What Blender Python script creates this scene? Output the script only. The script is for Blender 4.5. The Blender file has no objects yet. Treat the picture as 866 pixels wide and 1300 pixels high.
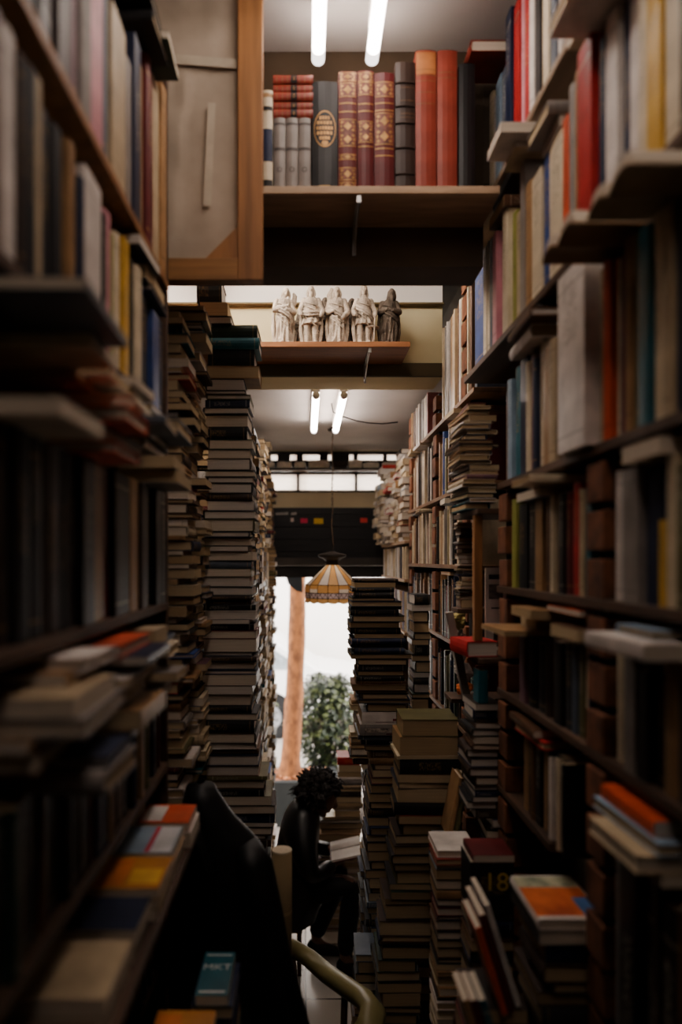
import bpy, bmesh, math, random
from mathutils import Vector, Matrix, noise
from mathutils.bvhtree import BVHTree

RND = random.Random(11)
SC = bpy.context.scene
COL = SC.collection
# metres: X to the right, Y along the aisle to the door, Z up from the shop floor; the eye is at (0, 0, EYE)
FL, VX, VY, EYE = 900.0, 388.0, 711.0, 2.6
def X(px, d): return (px - VX) / FL * d
def Z(py, d): return EYE - (py - VY) / FL * d
def Hh(h): return EYE + h
V = Vector

# ------------------------------------------------------------------ materials
def lin(c):
    return tuple((v / 255 / 12.92) if v / 255 <= .04045 else ((v / 255 + .055) / 1.055) ** 2.4 for v in c) + (1,)
MATS = {}
def nodes_of(name):
    m = bpy.data.materials.new(name); m.use_nodes = True
    nt = m.node_tree; nt.nodes.clear()
    out = nt.nodes.new('ShaderNodeOutputMaterial'); b = nt.nodes.new('ShaderNodeBsdfPrincipled')
    nt.links.new(b.outputs[0], out.inputs[0])
    return m, nt, b, out
def N(nt, kind, **kw):
    n = nt.nodes.new(kind)
    for k, v in kw.items():
        if k.startswith('i_'):
            n.inputs[int(k[2:])].default_value = v
        else: setattr(n, k, v)
    return n
def mix(nt, fac, a, b, blend='MIX'):
    n = nt.nodes.new('ShaderNodeMix'); n.data_type = 'RGBA'; n.blend_type = blend
    for s, v in ((0, fac), (6, a), (7, b)):
        if hasattr(v, 'is_linked') or hasattr(v, 'links'): nt.links.new(v, n.inputs[s])
        else: n.inputs[s].default_value = v
    return n.outputs[2]
def math_(nt, op, a, b=0.0, c=0.0):
    n = nt.nodes.new('ShaderNodeMath'); n.operation = op
    for i, v in enumerate((a, b, c)):
        if hasattr(v, 'links'): nt.links.new(v, n.inputs[i])
        else: n.inputs[i].default_value = v
    return n.outputs[0]
def M(name, col, rough=.65, vary=.25, scale=9.0, metal=0.0, stretch=(1, 1, 1), bump=0.0, col2=None, spec=.35):
    """plain procedural surface: two tones mixed by noise in object space, optional bump"""
    if name in MATS: return MATS[name]
    m, nt, b, _ = nodes_of(name)
    tc = N(nt, 'ShaderNodeTexCoord'); mp = N(nt, 'ShaderNodeMapping'); mp.inputs['Scale'].default_value = stretch
    nt.links.new(tc.outputs['Object'], mp.inputs[0])
    nz = N(nt, 'ShaderNodeTexNoise'); nz.inputs['Scale'].default_value = scale; nz.inputs['Detail'].default_value = 5
    nt.links.new(mp.outputs[0], nz.inputs['Vector'])
    c = lin(col); d = lin(col2) if col2 else tuple(v * (1 - vary * 1.6) for v in c[:3]) + (1,)
    rp = N(nt, 'ShaderNodeMapRange'); rp.inputs[1].default_value = .33; rp.inputs[2].default_value = .67
    nt.links.new(nz.outputs[0], rp.inputs[0])
    nt.links.new(mix(nt, rp.outputs[0], c, d), b.inputs['Base Color'])
    b.inputs['Roughness'].default_value = rough; b.inputs['Metallic'].default_value = metal
    b.inputs['Specular IOR Level'].default_value = spec
    if bump:
        bp = N(nt, 'ShaderNodeBump'); bp.inputs['Strength'].default_value = bump; bp.inputs['Distance'].default_value = .01
        nt.links.new(nz.outputs[0], bp.inputs['Height']); nt.links.new(bp.outputs[0], b.inputs['Normal'])
    MATS[name] = m
    return m
def emit(name, col, s):
    if name in MATS: return MATS[name]
    m, nt, b, out = nodes_of(name); nt.nodes.remove(b)
    e = N(nt, 'ShaderNodeEmission'); e.inputs[0].default_value = lin(col); e.inputs[1].default_value = s
    nt.links.new(e.outputs[0], out.inputs[0]); MATS[name] = m
    return m
PAL = {  # cover colours
 'cream': (214, 198, 168), 'white': (222, 212, 204), 'beige': (186, 166, 134), 'tan': (160, 124, 82), 'brown': (98, 68, 46),
 'dark brown': (54, 38, 30), 'black': (24, 23, 24), 'charcoal': (48, 46, 47), 'navy': (30, 38, 64), 'blue': (48, 72, 128),
 'pale blue': (140, 160, 178), 'slate': (84, 92, 104), 'teal': (28, 92, 104), 'dark green': (38, 56, 46), 'olive': (98, 92, 56),
 'red': (170, 34, 30), 'dark red': (92, 26, 28), 'orange': (206, 84, 36), 'yellow': (206, 164, 48), 'amber': (190, 128, 42),
 'pink': (206, 140, 150), 'grey': (138, 130, 124), 'mauve': (116, 82, 92), 'lime': (150, 150, 70), 'rust': (126, 48, 32), 'brick red': (142, 62, 44)}
DARKISH = {'dark brown', 'black', 'charcoal', 'navy', 'dark green', 'dark red', 'brown', 'blue', 'teal', 'mauve', 'rust', 'brick red', 'slate', 'red', 'olive'}
def cover_mat(cn, kind):
    """book cover; the spine (UV 0..1) carries a faded title block and two rules"""
    key = 'cover_' + kind + '_' + cn
    if key in MATS: return MATS[key]
    m, nt, b, _ = nodes_of(key)
    c = lin(PAL[cn])
    tc = N(nt, 'ShaderNodeTexCoord'); oi = N(nt, 'ShaderNodeObjectInfo')
    nz = N(nt, 'ShaderNodeTexNoise'); nz.inputs['Scale'].default_value = 14; nz.inputs['Detail'].default_value = 6
    nt.links.new(tc.outputs['Object'], nz.inputs['Vector'])
    rp = N(nt, 'ShaderNodeMapRange'); rp.inputs[1].default_value = .3; rp.inputs[2].default_value = .75
    nt.links.new(nz.outputs[0], rp.inputs[0])
    worn = tuple(v * .55 for v in c[:3]) + (1,)
    base = mix(nt, rp.outputs[0], c, worn)
    uv = N(nt, 'ShaderNodeSeparateXYZ'); nt.links.new(tc.outputs['UV'], uv.inputs[0])
    u, v = uv.outputs[0], uv.outputs[1]; r = oi.outputs['Random']
    spine = math_(nt, 'MULTIPLY', math_(nt, 'GREATER_THAN', u, 0.001), math_(nt, 'LESS_THAN', u, .999))
    mid = math_(nt, 'LESS_THAN', math_(nt, 'ABSOLUTE', math_(nt, 'SUBTRACT', u, .5)), .26)
    lo = math_(nt, 'ADD', math_(nt, 'MULTIPLY', r, .3), .3)
    zone = math_(nt, 'MULTIPLY', math_(nt, 'GREATER_THAN', v, lo), math_(nt, 'LESS_THAN', v, math_(nt, 'ADD', lo, .36)))
    cx = N(nt, 'ShaderNodeCombineXYZ')
    nt.links.new(math_(nt, 'MULTIPLY', u, 5.5), cx.inputs[0]); nt.links.new(math_(nt, 'MULTIPLY', v, 105), cx.inputs[1])
    nt.links.new(math_(nt, 'MULTIPLY', r, 40), cx.inputs[2])
    tn = N(nt, 'ShaderNodeTexNoise'); tn.inputs['Scale'].default_value = 1; tn.inputs['Detail'].default_value = 1
    nt.links.new(cx.outputs[0], tn.inputs['Vector'])
    mark = math_(nt, 'GREATER_THAN', tn.outputs[0], .55)
    txt = math_(nt, 'MULTIPLY', math_(nt, 'MULTIPLY', spine, mid), math_(nt, 'MULTIPLY', zone, mark))
    rule = math_(nt, 'ADD', math_(nt, 'LESS_THAN', math_(nt, 'ABSOLUTE', math_(nt, 'SUBTRACT', v, .085)), .007),
                 math_(nt, 'LESS_THAN', math_(nt, 'ABSOLUTE', math_(nt, 'SUBTRACT', v, .9)), .007))
    rule = math_(nt, 'MULTIPLY', math_(nt, 'MULTIPLY', spine, rule), math_(nt, 'GREATER_THAN', r, .45))
    txt = math_(nt, 'MULTIPLY', txt, math_(nt, 'GREATER_THAN', math_(nt, 'FRACT', math_(nt, 'MULTIPLY', r, 7.3)), .4))
    f = math_(nt, 'MINIMUM', math_(nt, 'ADD', txt, rule), 0.0 if kind == 'plain' else .36)
    ink = lin((176, 140, 78)) if cn in DARKISH else lin((50, 40, 36))
    if kind == 'paper' and cn in DARKISH: ink = lin((205, 196, 178))
    nt.links.new(mix(nt, f, base, ink), b.inputs['Base Color'])
    b.inputs['Roughness'].default_value = .6 if kind == 'hard' else .45
    b.inputs['Specular IOR Level'].default_value = .3
    MATS[key] = m
    return m
def page_mat(i):
    key = 'pages_%d' % i
    if key in MATS: return MATS[key]
    c = lin([(212, 200, 182), (192, 172, 138), (178, 154, 118), (206, 198, 188), (150, 128, 96)][i])
    m, nt, b, _ = nodes_of(key)
    tc = N(nt, 'ShaderNodeTexCoord'); mp = N(nt, 'ShaderNodeMapping'); mp.inputs['Scale'].default_value = (900, 5, 1)
    nt.links.new(tc.outputs['UV'], mp.inputs[0])
    nz = N(nt, 'ShaderNodeTexNoise'); nz.inputs['Scale'].default_value = 1; nz.inputs['Detail'].default_value = 3
    nt.links.new(mp.outputs[0], nz.inputs['Vector'])
    rp = N(nt, 'ShaderNodeMapRange'); rp.inputs[1].default_value = .3; rp.inputs[2].default_value = .62
    nt.links.new(nz.outputs[0], rp.inputs[0])
    big = N(nt, 'ShaderNodeTexNoise'); big.inputs['Scale'].default_value = 7; nt.links.new(tc.outputs['Object'], big.inputs['Vector'])
    a = mix(nt, rp.outputs[0], tuple(v * .6 for v in c[:3]) + (1,), c)
    nt.links.new(mix(nt, math_(nt, 'MULTIPLY', big.outputs[0], .32), a, tuple(v * w for v, w in zip(c[:3], (.5, .4, .28))) + (1,)), b.inputs['Base Color'])
    b.inputs['Roughness'].default_value = .9; b.inputs['Specular IOR Level'].default_value = .1
    MATS[key] = m
    return m

# ------------------------------------------------------------------ mesh helpers
class MB:
    def __init__(s): s.v, s.f, s.uv, s.mi = [], [], [], []
    def add(s, vs, fs, uvs=None, mi=0):
        b = len(s.v); s.v += [V(p) for p in vs]
        for i, f in enumerate(fs):
            s.f.append([b + k for k in f]); s.uv.append(uvs[i] if uvs else None); s.mi.append(mi)
        return s
    def box(s, a, b, rz=0, mi=0, c=None):
        (x0, y0, z0), (x1, y1, z1) = a, b
        vs = [V((x, y, z)) for z in (z0, z1) for y in (y0, y1) for x in (x0, x1)]
        if rz:
            ce = V(c) if c else (V(a) + V(b)) / 2; R = Matrix.Rotation(rz, 3, 'Z'); vs = [ce + R @ (p - ce) for p in vs]
        return s.add(vs, [(0, 2, 3, 1), (4, 5, 7, 6), (0, 1, 5, 4), (2, 6, 7, 3), (1, 3, 7, 5), (0, 4, 6, 2)], mi=mi)
    def rings(s, rings, closed=True, caps=True, mi=0):
        n = len(rings[0]); vs = [p for r in rings for p in r]; fs = []
        for i in range(len(rings) - 1):
            for j in range(n if closed else n - 1):
                k = (j + 1) % n; fs.append((i * n + j, i * n + k, (i + 1) * n + k, (i + 1) * n + j))
        if caps and closed:
            fs.append(tuple(reversed(range(n)))); fs.append(tuple(range((len(rings) - 1) * n, len(rings) * n)))
        return s.add(vs, fs, mi=mi)
    def tube(s, pts, r, n=10, mi=0, caps=True, flat=1.0):
        pts = [V(p) for p in pts]; rr = r if isinstance(r, (list, tuple)) else [r] * len(pts)
        rings, up = [], None
        for i, p in enumerate(pts):
            t = (pts[min(i + 1, len(pts) - 1)] - pts[max(i - 1, 0)]).normalized()
            if up is None: up = V((0, 0, 1)) if abs(t.z) < .9 else V((0, 1, 0))
            a = t.cross(up).normalized(); b = a.cross(t).normalized(); up = b
            rings.append([p + a * math.cos(2 * math.pi * k / n) * rr[i] + b * math.sin(2 * math.pi * k / n) * rr[i] * flat for k in range(n)])
        return s.rings(rings, caps=caps, mi=mi)
    def lathe(s, prof, c=(0, 0, 0), n=24, mi=0, sx=1, sy=1):
        c = V(c)
        return s.rings([[c + V((r * math.cos(2 * math.pi * k / n) * sx, r * math.sin(2 * math.pi * k / n) * sy, z)) for k in range(n)] for r, z in prof], mi=mi)
    def ball(s, c, r, n=14, m=9, rot=None, mi=0):
        c = V(c); r = V((r, r, r)) if not hasattr(r, '__len__') else V(r); rings = []
        for i in range(m):
            a = -math.pi / 2 + math.pi * (i + .02 if i == 0 else i - .02 if i == m - 1 else i) / (m - 1)
            ring = []
            for k in range(n):
                p = V((math.cos(a) * math.cos(2 * math.pi * k / n) * r.x, math.cos(a) * math.sin(2 * math.pi * k / n) * r.y, math.sin(a) * r.z))
                ring.append(c + (rot @ p if rot else p))
            rings.append(ring)
        return s.rings(rings, mi=mi)
    def build(s, name, mats, parent=None, smooth=False, bevel=0, M4=None):
        off = parent.location if parent is not None and not parent.get('_rot') else V((0, 0, 0))
        if parent is not None and parent.parent is not None and not parent.get('_rot'):
            off = off + parent.parent.location if not parent.parent.get('_rot') else off
        me = bpy.data.meshes.new(name)
        me.from_pydata([tuple(p - off) for p in s.v], [], s.f)
        mats = mats if isinstance(mats, list) else [mats]
        for m in mats: me.materials.append(m)
        me.polygons.foreach_set('material_index', s.mi)
        if any(u for u in s.uv):
            l = me.uv_layers.new(name='UVMap'); k = 0
            data = []
            for f, u in zip(s.f, s.uv):
                for j in range(len(f)): data += list(u[j]) if u else [-1.0, -1.0]
            l.data.foreach_set('uv', data)
        if smooth: me.polygons.foreach_set('use_smooth', [True] * len(s.f))
        me.update()
        o = bpy.data.objects.new(name, me); COL.objects.link(o)
        if parent is not None: o.parent = parent
        if bevel:
            b = o.modifiers.new('bevel', 'BEVEL'); b.width = bevel; b.segments = 2; b.limit_method = 'ANGLE'
        return o
def tag(o, label, cat, group=None):
    o['label'] = label; o['category'] = cat
    if group: o['group'] = group
    return o
def thing(name, label, cat, loc, group=None):
    o = bpy.data.objects.new(name, None); o.empty_display_size = .05; COL.objects.link(o); o.location = V(loc)
    return tag(o, label, cat, group)
def struct(name, mb, m, **k):
    o = mb.build(name, m, **k); o['kind'] = 'structure'
    return o
def box_struct(name, a, b, m): return struct(name, MB().box(a, b), m)
def ordw(n):
    return {1: 'first', 2: 'second', 3: 'third', 4: 'fourth', 5: 'fifth', 6: 'sixth', 7: 'seventh', 8: 'eighth', 9: 'ninth', 10: 'tenth', 11: 'eleventh', 12: 'twelfth'}.get(n, '%d%s' % (n, 'th' if 10 <= n % 100 <= 20 else {1: 'st', 2: 'nd', 3: 'rd'}.get(n % 10, 'th')))

wood_dark = M('wood_dark', (84, 60, 42), .6, .35, 6, stretch=(6, .6, 6), bump=.1)
wood_tan = M('wood_tan', (152, 106, 60), .5, .25, 5, stretch=(8, 8, .6), bump=.05)
wood_edge = M('wood_edge', (168, 138, 108), .6, .2, 6, stretch=(1, 8, 8))
wood_orange = M('wood_orange', (150, 98, 56), .55, .2, 6, stretch=(1, 8, 8))
plaster_white = M('plaster_white', (236, 229, 222), .9, .08, 3)
plaster_cream = M('plaster_cream', (216, 202, 160), .9, .1, 3)
plaster_dark = M('plaster_dark', (80, 68, 54), .9, .2, 3)
lintel_paint = M('lintel_paint', (118, 100, 70), .85, .15, 4)
black_paint = M('black_paint', (22, 22, 24), .5, .2, 5)
steel = M('steel', (170, 168, 165), .35, .1, 20, metal=.9)
brick_mat = M('brick_orange_brown', (124, 76, 46), .85, .4, 18, bump=.4)
joint_mat = M('joint_dark', (30, 22, 18), .9, .2, 20)

# ------------------------------------------------------------------ books
BOOKS = []
def book_geo(t, h, w, kind):
    """local: X thickness, Y from spine (0) to fore edge (w), Z height; cover and page block"""
    cb, pb = MB(), MB()
    b = .0026 if kind == 'hard' else .0008
    b = min(b, t * .2)
    sp = min(.005, t * .18) if kind == 'hard' else min(.0012, t * .08)
    ns = 5
    outer = [(-t / 2, w)]; inner = [(-t / 2 + b, w)]
    for i in range(ns):
        a = -1 + 2 * i / (ns - 1)
        yy = sp * (a * a) if kind == 'hard' else (sp if abs(a) == 1 else 0)
        outer.append((a * t / 2, yy)); inner.append((a * (t / 2 - b), yy + b + .0006))
    outer.append((t / 2, w)); inner.append((t / 2 - b, w))
    n = len(outer)
    vs = [(x, y, z) for z in (0, h) for x, y in outer] + [(x, y, z) for z in (0, h) for x, y in inner]
    fs, us = [], []
    for i in range(n - 1):
        fs.append((i, i + 1, n + i + 1, n + i))
        if 1 <= i <= ns - 1:
            u0, u1 = (i - 1) / (ns - 1), i / (ns - 1)
            us.append([(u0, 0), (u1, 0), (u1, 1), (u0, 1)])
        else: us.append([(2 + outer[i][1] / w, 0), (2 + outer[i + 1][1] / w, 0), (2 + outer[i + 1][1] / w, 1), (2 + outer[i][1] / w, 1)])
        o = 2 * n
        fs.append((o + i + 1, o + i, o + n + i, o + n + i + 1)); us.append(None)
        fs.append((i + 1, i, o + i, o + i + 1)); us.append(None)
        fs.append((n + i, n + i + 1, o + n + i + 1, o + n + i)); us.append(None)
    fs.append((0, n, 3 * n, 2 * n)); us.append(None)
    fs.append((2 * n - 1, n - 1, 3 * n - 1, 4 * n - 1)); us.append(None)
    cb.add(vs, fs, us)
    ov = .003 if kind == 'hard' else .0004
    x0, x1, y0, y1, z0, z1 = -t / 2 + b, t / 2 - b, sp + b + .001, w - ov, ov, h - ov
    e = .0002
    x0 += e; x1 -= e
    vs = [(x, y, z) for z in (z0, z1) for y in (y0, y1) for x in (x0, x1)]
    fs = [(0, 2, 3, 1), (4, 5, 7, 6), (2, 6, 7, 3), (1, 3, 7, 5), (0, 4, 6, 2), (0, 1, 5, 4)]
    us = [[(vs[k][0] + .03 * z0, vs[k][1]) for k in f] for f in fs[:2]] + [[(vs[k][0], vs[k][2]) for k in fs[2]]] + [[(0, 0)] * 4] * 3
    pb.add(vs, fs, us)
    return cb, pb
def mat3(ex, ey, ez, org):
    m = Matrix.Identity(4)
    for i, c in enumerate((ex, ey, ez)):
        for k in range(3): m[k][i] = c[k]
    m.translation = org
    return m
def add_book(t, h, w, cov, row, ex, ey, org=None, center=None, kind='hard', page=0, pos=0, yaw=0, **kw):
    ex, ey = V(ex).normalized(), V(ey).normalized()
    if yaw:
        R = Matrix.Rotation(yaw, 3, 'Z'); ex, ey = R @ ex, R @ ey
    ez = ex.cross(ey)
    if org is None: org = V(center) - ey * (w / 2) - ez * (h / 2)
    bk = dict(t=t, h=h, w=w, cov=cov, row=row, M=mat3(ex, ey, ez, V(org)), kind=kind, page=page, pos=pos, hits=0)
    bk.update(kw); BOOKS.append(bk)
    return bk
def pick(style):
    return RND.choices(list(STY[style].keys()), list(STY[style].values()))[0]
STY = {
 'mixed': {'cream': 5, 'white': 4, 'beige': 5, 'tan': 3, 'brown': 3, 'dark brown': 3, 'black': 3, 'charcoal': 3, 'navy': 3, 'blue': 1, 'grey': 3, 'red': 1, 'dark red': 2, 'teal': 1, 'olive': 1, 'mauve': 1},
 'dark': {'dark brown': 5, 'black': 6, 'charcoal': 4, 'navy': 3, 'brown': 3, 'dark red': 1.5, 'tan': 1, 'dark green': 1.5, 'olive': 1, 'slate': .7},  # mostly low rows: the dimness down there is put into the cover colours
 'stack': {'black': 5, 'charcoal': 4, 'dark brown': 4, 'brown': 2, 'navy': 2, 'dark green': 1, 'dark red': 1, 'tan': 1, 'olive': 1, 'slate': 1, 'white': 1, 'cream': 1},
 'pale': {'cream': 5, 'white': 5, 'beige': 5, 'grey': 3, 'tan': 2, 'pale blue': 1, 'red': .6, 'navy': 1, 'brown': 2, 'pink': .7, 'orange': .3, 'slate': 1, 'black': 1},
}
class Row:
    """one run of standing books along the aisle; keeps a skyline for what lies on top"""
    def __init__(s, rid, side, xf, z0, zlim): s.rid, s.side, s.xf, s.z0, s.zlim, s.top = rid, side, xf, z0, zlim, {}
    def ax(s): return ((0, -1, 0), (1, 0, 0)) if s.side > 0 else ((0, 1, 0), (-1, 0, 0))
    def stand(s, d0, d1, cov, hf=None, kind=None, w=None, page=None, dx=None, **kw):
        t = abs(d1 - d0) - .0012; d = (d0 + d1) / 2
        if t < .004: return
        room = s.zlim - s.z0
        h = room * (hf if hf else RND.uniform(.74, .92)); w = w or RND.uniform(.13, .19)
        ex, ey = s.ax()
        x = s.xf + s.side * (RND.uniform(.002, .02) if dx is None else dx)
        add_book(t, h, w, cov, s.rid, ex, ey, org=(x, d, s.z0 + .0005), kind=kind or RND.choice(('hard', 'paper')), page=RND.randrange(5) if page is None else page, pos=-d, **kw)
        for k in range(int(min(d0, d1) * 200), int(max(d0, d1) * 200) + 1): s.top[k] = max(s.top.get(k, s.z0), s.z0 + h + .0008)
    def fill(s, d0, d1, style, tmin=.014, tmax=.05, hf=None):
        d = d1
        while d > d0 + .012:
            t = min(RND.uniform(tmin, tmax), d - d0)
            if RND.random() < .05: d -= .012; continue
            s.stand(d - t, d, pick(style), hf=hf); d -= t
    def segs(s, lst, conv):
        for a, b, c, *o in lst:
            kw = o[0] if o else {}
            da, db = conv(a), conv(b); far, near = max(da, db), min(da, db)
            tot = far - near; n = 1 if kw.get('one') else max(1, round(tot / .052)); kk = {k: v for k, v in kw.items() if k != 'one'}
            for i in range(n): s.stand(near + tot * i / n, near + tot * (i + 1) / n, c, **kk)
    def lay(s, d0, d1, n, style='pale', prot=.06, lim=None, rid=None, big=1.0):
        lim = lim or s.zlim
        for _ in range(n):
            along = RND.random() < .55
            t, h, w = RND.uniform(.012, .034), RND.uniform(.17, .24) * big, RND.uniform(.12, .165) * big
            L, D = (h, w) if along else (w, h)
            d = RND.uniform(d0 + L / 2, max(d0 + L / 2 + .001, d1 - L / 2))
            ks = range(int((d - L / 2 - .014) * 200), int((d + L / 2 + .014) * 200) + 1)
            z = max(s.top.get(k, s.z0) for k in ks)
            if z + t > lim - .003: continue
            p = RND.uniform(-.01, prot); xc = s.xf + s.side * (D / 2 - p)
            fore = RND.random() < .7
            if along: ey = (-s.side if fore else s.side, 0, 0)
            else: ey = (0, -1 if fore else 1, 0)
            add_book(t, h, w, pick(style), rid or s.rid + 'L', (0, 0, 1), ey, center=(xc, d, z + t / 2), kind=RND.choice(('paper', 'paper', 'hard')), page=RND.choice((0, 0, 1, 1, 2, 3)), pos=-d, yaw=RND.uniform(-.05, .05))
            for k in ks: s.top[k] = z + t + .0008
def stack(rid, d, ztop, edges, zbot=0.0, style='stack', tr=(.014, .042), depth=(.15, .19), custom=(), pages=.8, jit=.012, pg=(0, 1, 1, 2, 3), head=.5, yaw=.02, sright=.5):
    """books lying one on another from ZTOP down to ZBOT; EDGES(z) gives the left and right ends"""
    z, i = ztop, 0
    custom = list(custom)
    while z > zbot + .006:
        c = custom[i] if i < len(custom) else {}
        t = c.get('t', RND.uniform(*tr)); t = min(t, z - zbot)
        if z - t - zbot < .012: t = z - zbot
        l, r = edges(z)
        l += RND.uniform(-jit, jit * 1.4); r += RND.uniform(-jit * 1.6, jit)
        if 'lr' in c: l, r = c['lr']
        D = c.get('D', RND.uniform(*depth)); dd = d + RND.uniform(0, .018) + c.get('dd', 0)
        f = c.get('face', 'fore' if RND.random() < pages else 'spine')
        if f == 'fore' and RND.random() < head and 'face' not in c: f = 'head'
        tt = t - .0008; ctr = V(((l + r) / 2, dd + D / 2, z - t / 2))
        kw = dict(kind=c.get('kind', RND.choice(('hard', 'hard', 'paper'))), page=c.get('page', RND.choice(pg)), pos=-z, yaw=c.get('yaw', RND.uniform(-yaw, yaw)))
        for k in ('label', 'extra', 'name', 'keep'):
            if k in c: kw[k] = c[k]
        cov = c.get('cov') or pick(style)
        if f == 'fore': add_book(tt, r - l, D, cov, rid, (0, 0, 1), (0, -1, 0), center=ctr, **kw)
        elif f == 'spine': add_book(tt, r - l, D, cov, rid, (0, 0, 1), (0, 1, 0), center=ctr, **kw)
        else: add_book(tt, D, r - l, cov, rid, (0, 0, 1), (-1 if RND.random() < sright else 1, 0, 0), center=ctr, **kw)
        z -= t; i += 1
def lerp_tab(tab, y):
    for (y0, v0), (y1, v1) in zip(tab, tab[1:]):
        if y <= y1: return v0 + (v1 - v0) * max(0, min(1, (y - y0) / (y1 - y0)))
    return tab[-1][1]
def px_edges(d, left, right):
    def e(z):
        py = VY + (EYE - z) * FL / d
        return X(lerp_tab(left, py), d), X(lerp_tab(right, py), d)
    return e

DESC = {}
# ------------------------------------------------------------------ the room
XL, XR = -.74, .95
floor_mat, _nt, _b, _o = nodes_of('floor_tiles')
_tc = N(_nt, 'ShaderNodeTexCoord'); _br = N(_nt, 'ShaderNodeTexBrick'); _br.offset = 0
_nt.links.new(_tc.outputs['Object'], _br.inputs['Vector'])
for k, v in (('Color1', lin((190, 182, 170))), ('Color2', lin((176, 168, 158))), ('Mortar', lin((40, 36, 34)))): _br.inputs[k].default_value = v
for k, v in (('Scale', 1), ('Mortar Size', .006), ('Brick Width', .3), ('Row Height', .3)): _br.inputs[k].default_value = v
_nt.links.new(_br.outputs[0], _b.inputs['Base Color']); _b.inputs['Roughness'].default_value = .22
box_struct('floor', (XL - .1, -.7, -.05), (XR + .1, 6.1, 0), floor_mat)
box_struct('wall_left', (XL - .1, -.7, 0), (XL, 6.0, 4.3), plaster_dark)
box_struct('wall_right', (XR, -.7, 0), (XR + .1, 6.0, 4.3), plaster_dark)
box_struct('wall_back', (XL, -.7, 0), (XR, -.6, 4.3), plaster_dark)
ceil_mat = M('ceiling_paint', (196, 188, 182), .85, .12, 2.5)
C1, C2, C3 = Hh(1.62), Hh(1.5), Hh(.93)
box_struct('ceiling', (XL, -.6, C1), (XR, 2.26, C1 + .06), ceil_mat)
box_struct('ceiling_2', (XL, 2.42, C2), (XR, 3.42, C2 + .06), ceil_mat)
box_struct('ceiling_3', (XL, 3.67, C3), (XR, 6.0, C3 + .06), ceil_mat)
# first cross wall over the aisle, second one behind the statues
RX = .567
box_struct('wall_lintel_1', (XL, 2.262, Hh(.936)), (RX, 2.42, C1 + .06), M('lintel_front', (84, 70, 54), .9, .2, 4))
box_struct('wall_lintel_2', (XL, 3.422, Hh(.882)), (.66, 3.67, C2 + .06), plaster_cream)
box_struct('ceiling_4', (XL - .1, -.7, C1 + .061), (XR + .1, 6.14, C1 + .12), plaster_dark)
box_struct('trim_5', (RX + .001, 2.262, Hh(1.2)), (XR, 2.42, C1 + .06), plaster_dark)
box_struct('wall_cross', (XL, 3.4165, Hh(1.2275)), (.66, 3.4215, C2), plaster_white)
struct('trim_1', MB().box((XL, 3.4, Hh(.882)), (.66, 3.421, Hh(.945))), M('trim_olive', (82, 70, 46), .8, .2, 4))
box_struct('trim_2', (XL, 3.38, Hh(1.222)), (.66, 3.4215, Hh(1.2295)), M('trim_line', (120, 104, 74), .8))
# street front
D0 = 6.0
facade = M('facade_beam_cream', (226, 212, 178), .85, .12, 3)
struct('wall_front', MB().box((XL - .1, D0, 0), (-.62, D0 + .14, C3 + .1)).box((.86, D0, 0), (XR + .1, D0 + .14, C3 + .1))
       .box((-.62, D0, Hh(.44)), (.86, D0 + .14, Hh(.573))).box((-.62, D0, Hh(.925)), (.86, D0 + .14, C3 + .1)), facade)
sh = MB()
for k in range(9):
    z0 = Hh(-.03) + k * .052
    if k == 0: sh.box((-.62, D0 - .04, z0), (.86, D0 - .005, Hh(.44)))
    sh.box((-.62, D0 - .06 + .012 * (k % 2), z0), (.86, D0 - .01, z0 + .05))
s_ = sh.build('roller_shutter', black_paint)
tag(s_, 'black slatted roller shutter box above the bright doorway', 'shutter')
box_struct('trim_3', (-.62, D0 - .1, Hh(-.045)), (.86, D0 - .062, Hh(.02)), M('trim_grey', (74, 68, 62), .6, .2, 6))
box_struct('trim_4', (-.62, D0 - .06, Hh(-.147)), (.86, D0 + .12, Hh(-.05)), M('trim_black', (34, 31, 30), .6, .2, 6))
# clerestory window over the beam
glass, _nt, _b, _o = nodes_of('frosted_glass')
_nt.nodes.remove(_b); _t = N(_nt, 'ShaderNodeBsdfTransparent'); _g = N(_nt, 'ShaderNodeBsdfTranslucent'); _mx = N(_nt, 'ShaderNodeMixShader')
_n = N(_nt, 'ShaderNodeTexNoise'); _n.inputs['Scale'].default_value = 9
_mr = N(_nt, 'ShaderNodeMapRange'); _mr.inputs[3].default_value = .45; _mr.inputs[4].default_value = .95
_nt.links.new(_n.outputs[0], _mr.inputs[0]); _nt.links.new(_mr.outputs[0], _mx.inputs[0])
_nt.links.new(_t.outputs[0], _mx.inputs[1]); _nt.links.new(_g.outputs[0], _mx.inputs[2]); _nt.links.new(_mx.outputs[0], _o.inputs[0])
_g.inputs[0].default_value = lin((235, 225, 215))
wf = MB(); wm = M('window_frame_dark', (44, 38, 34), .6, .2, 8)
for z in (.573, .73, .79, .9): wf.box((-.62, D0 + .03, Hh(z)), (.86, D0 + .09, Hh(z) + .022))
for x in (-.62, -.075, .42, .838): wf.box((x, D0 + .03, Hh(.573)), (x + .022, D0 + .09, Hh(.925)))
wf.box((-.6, D0 + .05, Hh(.79)), (.84, D0 + .08, Hh(.852)))
for x in [-.6 + .036 * q_ for q_ in range(40)]:
    if RND.random() < .45: wf.box((x, D0 + .04, Hh(.85)), (x + .036, D0 + .055, Hh(.9)))
w_ = struct('window_1', wf, wm)
pn = MB().box((-.6, D0 + .06, Hh(.59)), (.84, D0 + .064, Hh(.73))).box((-.6, D0 + .06, Hh(.85)), (.84, D0 + .064, Hh(.9))).build('window_pane', glass, w_)
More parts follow.
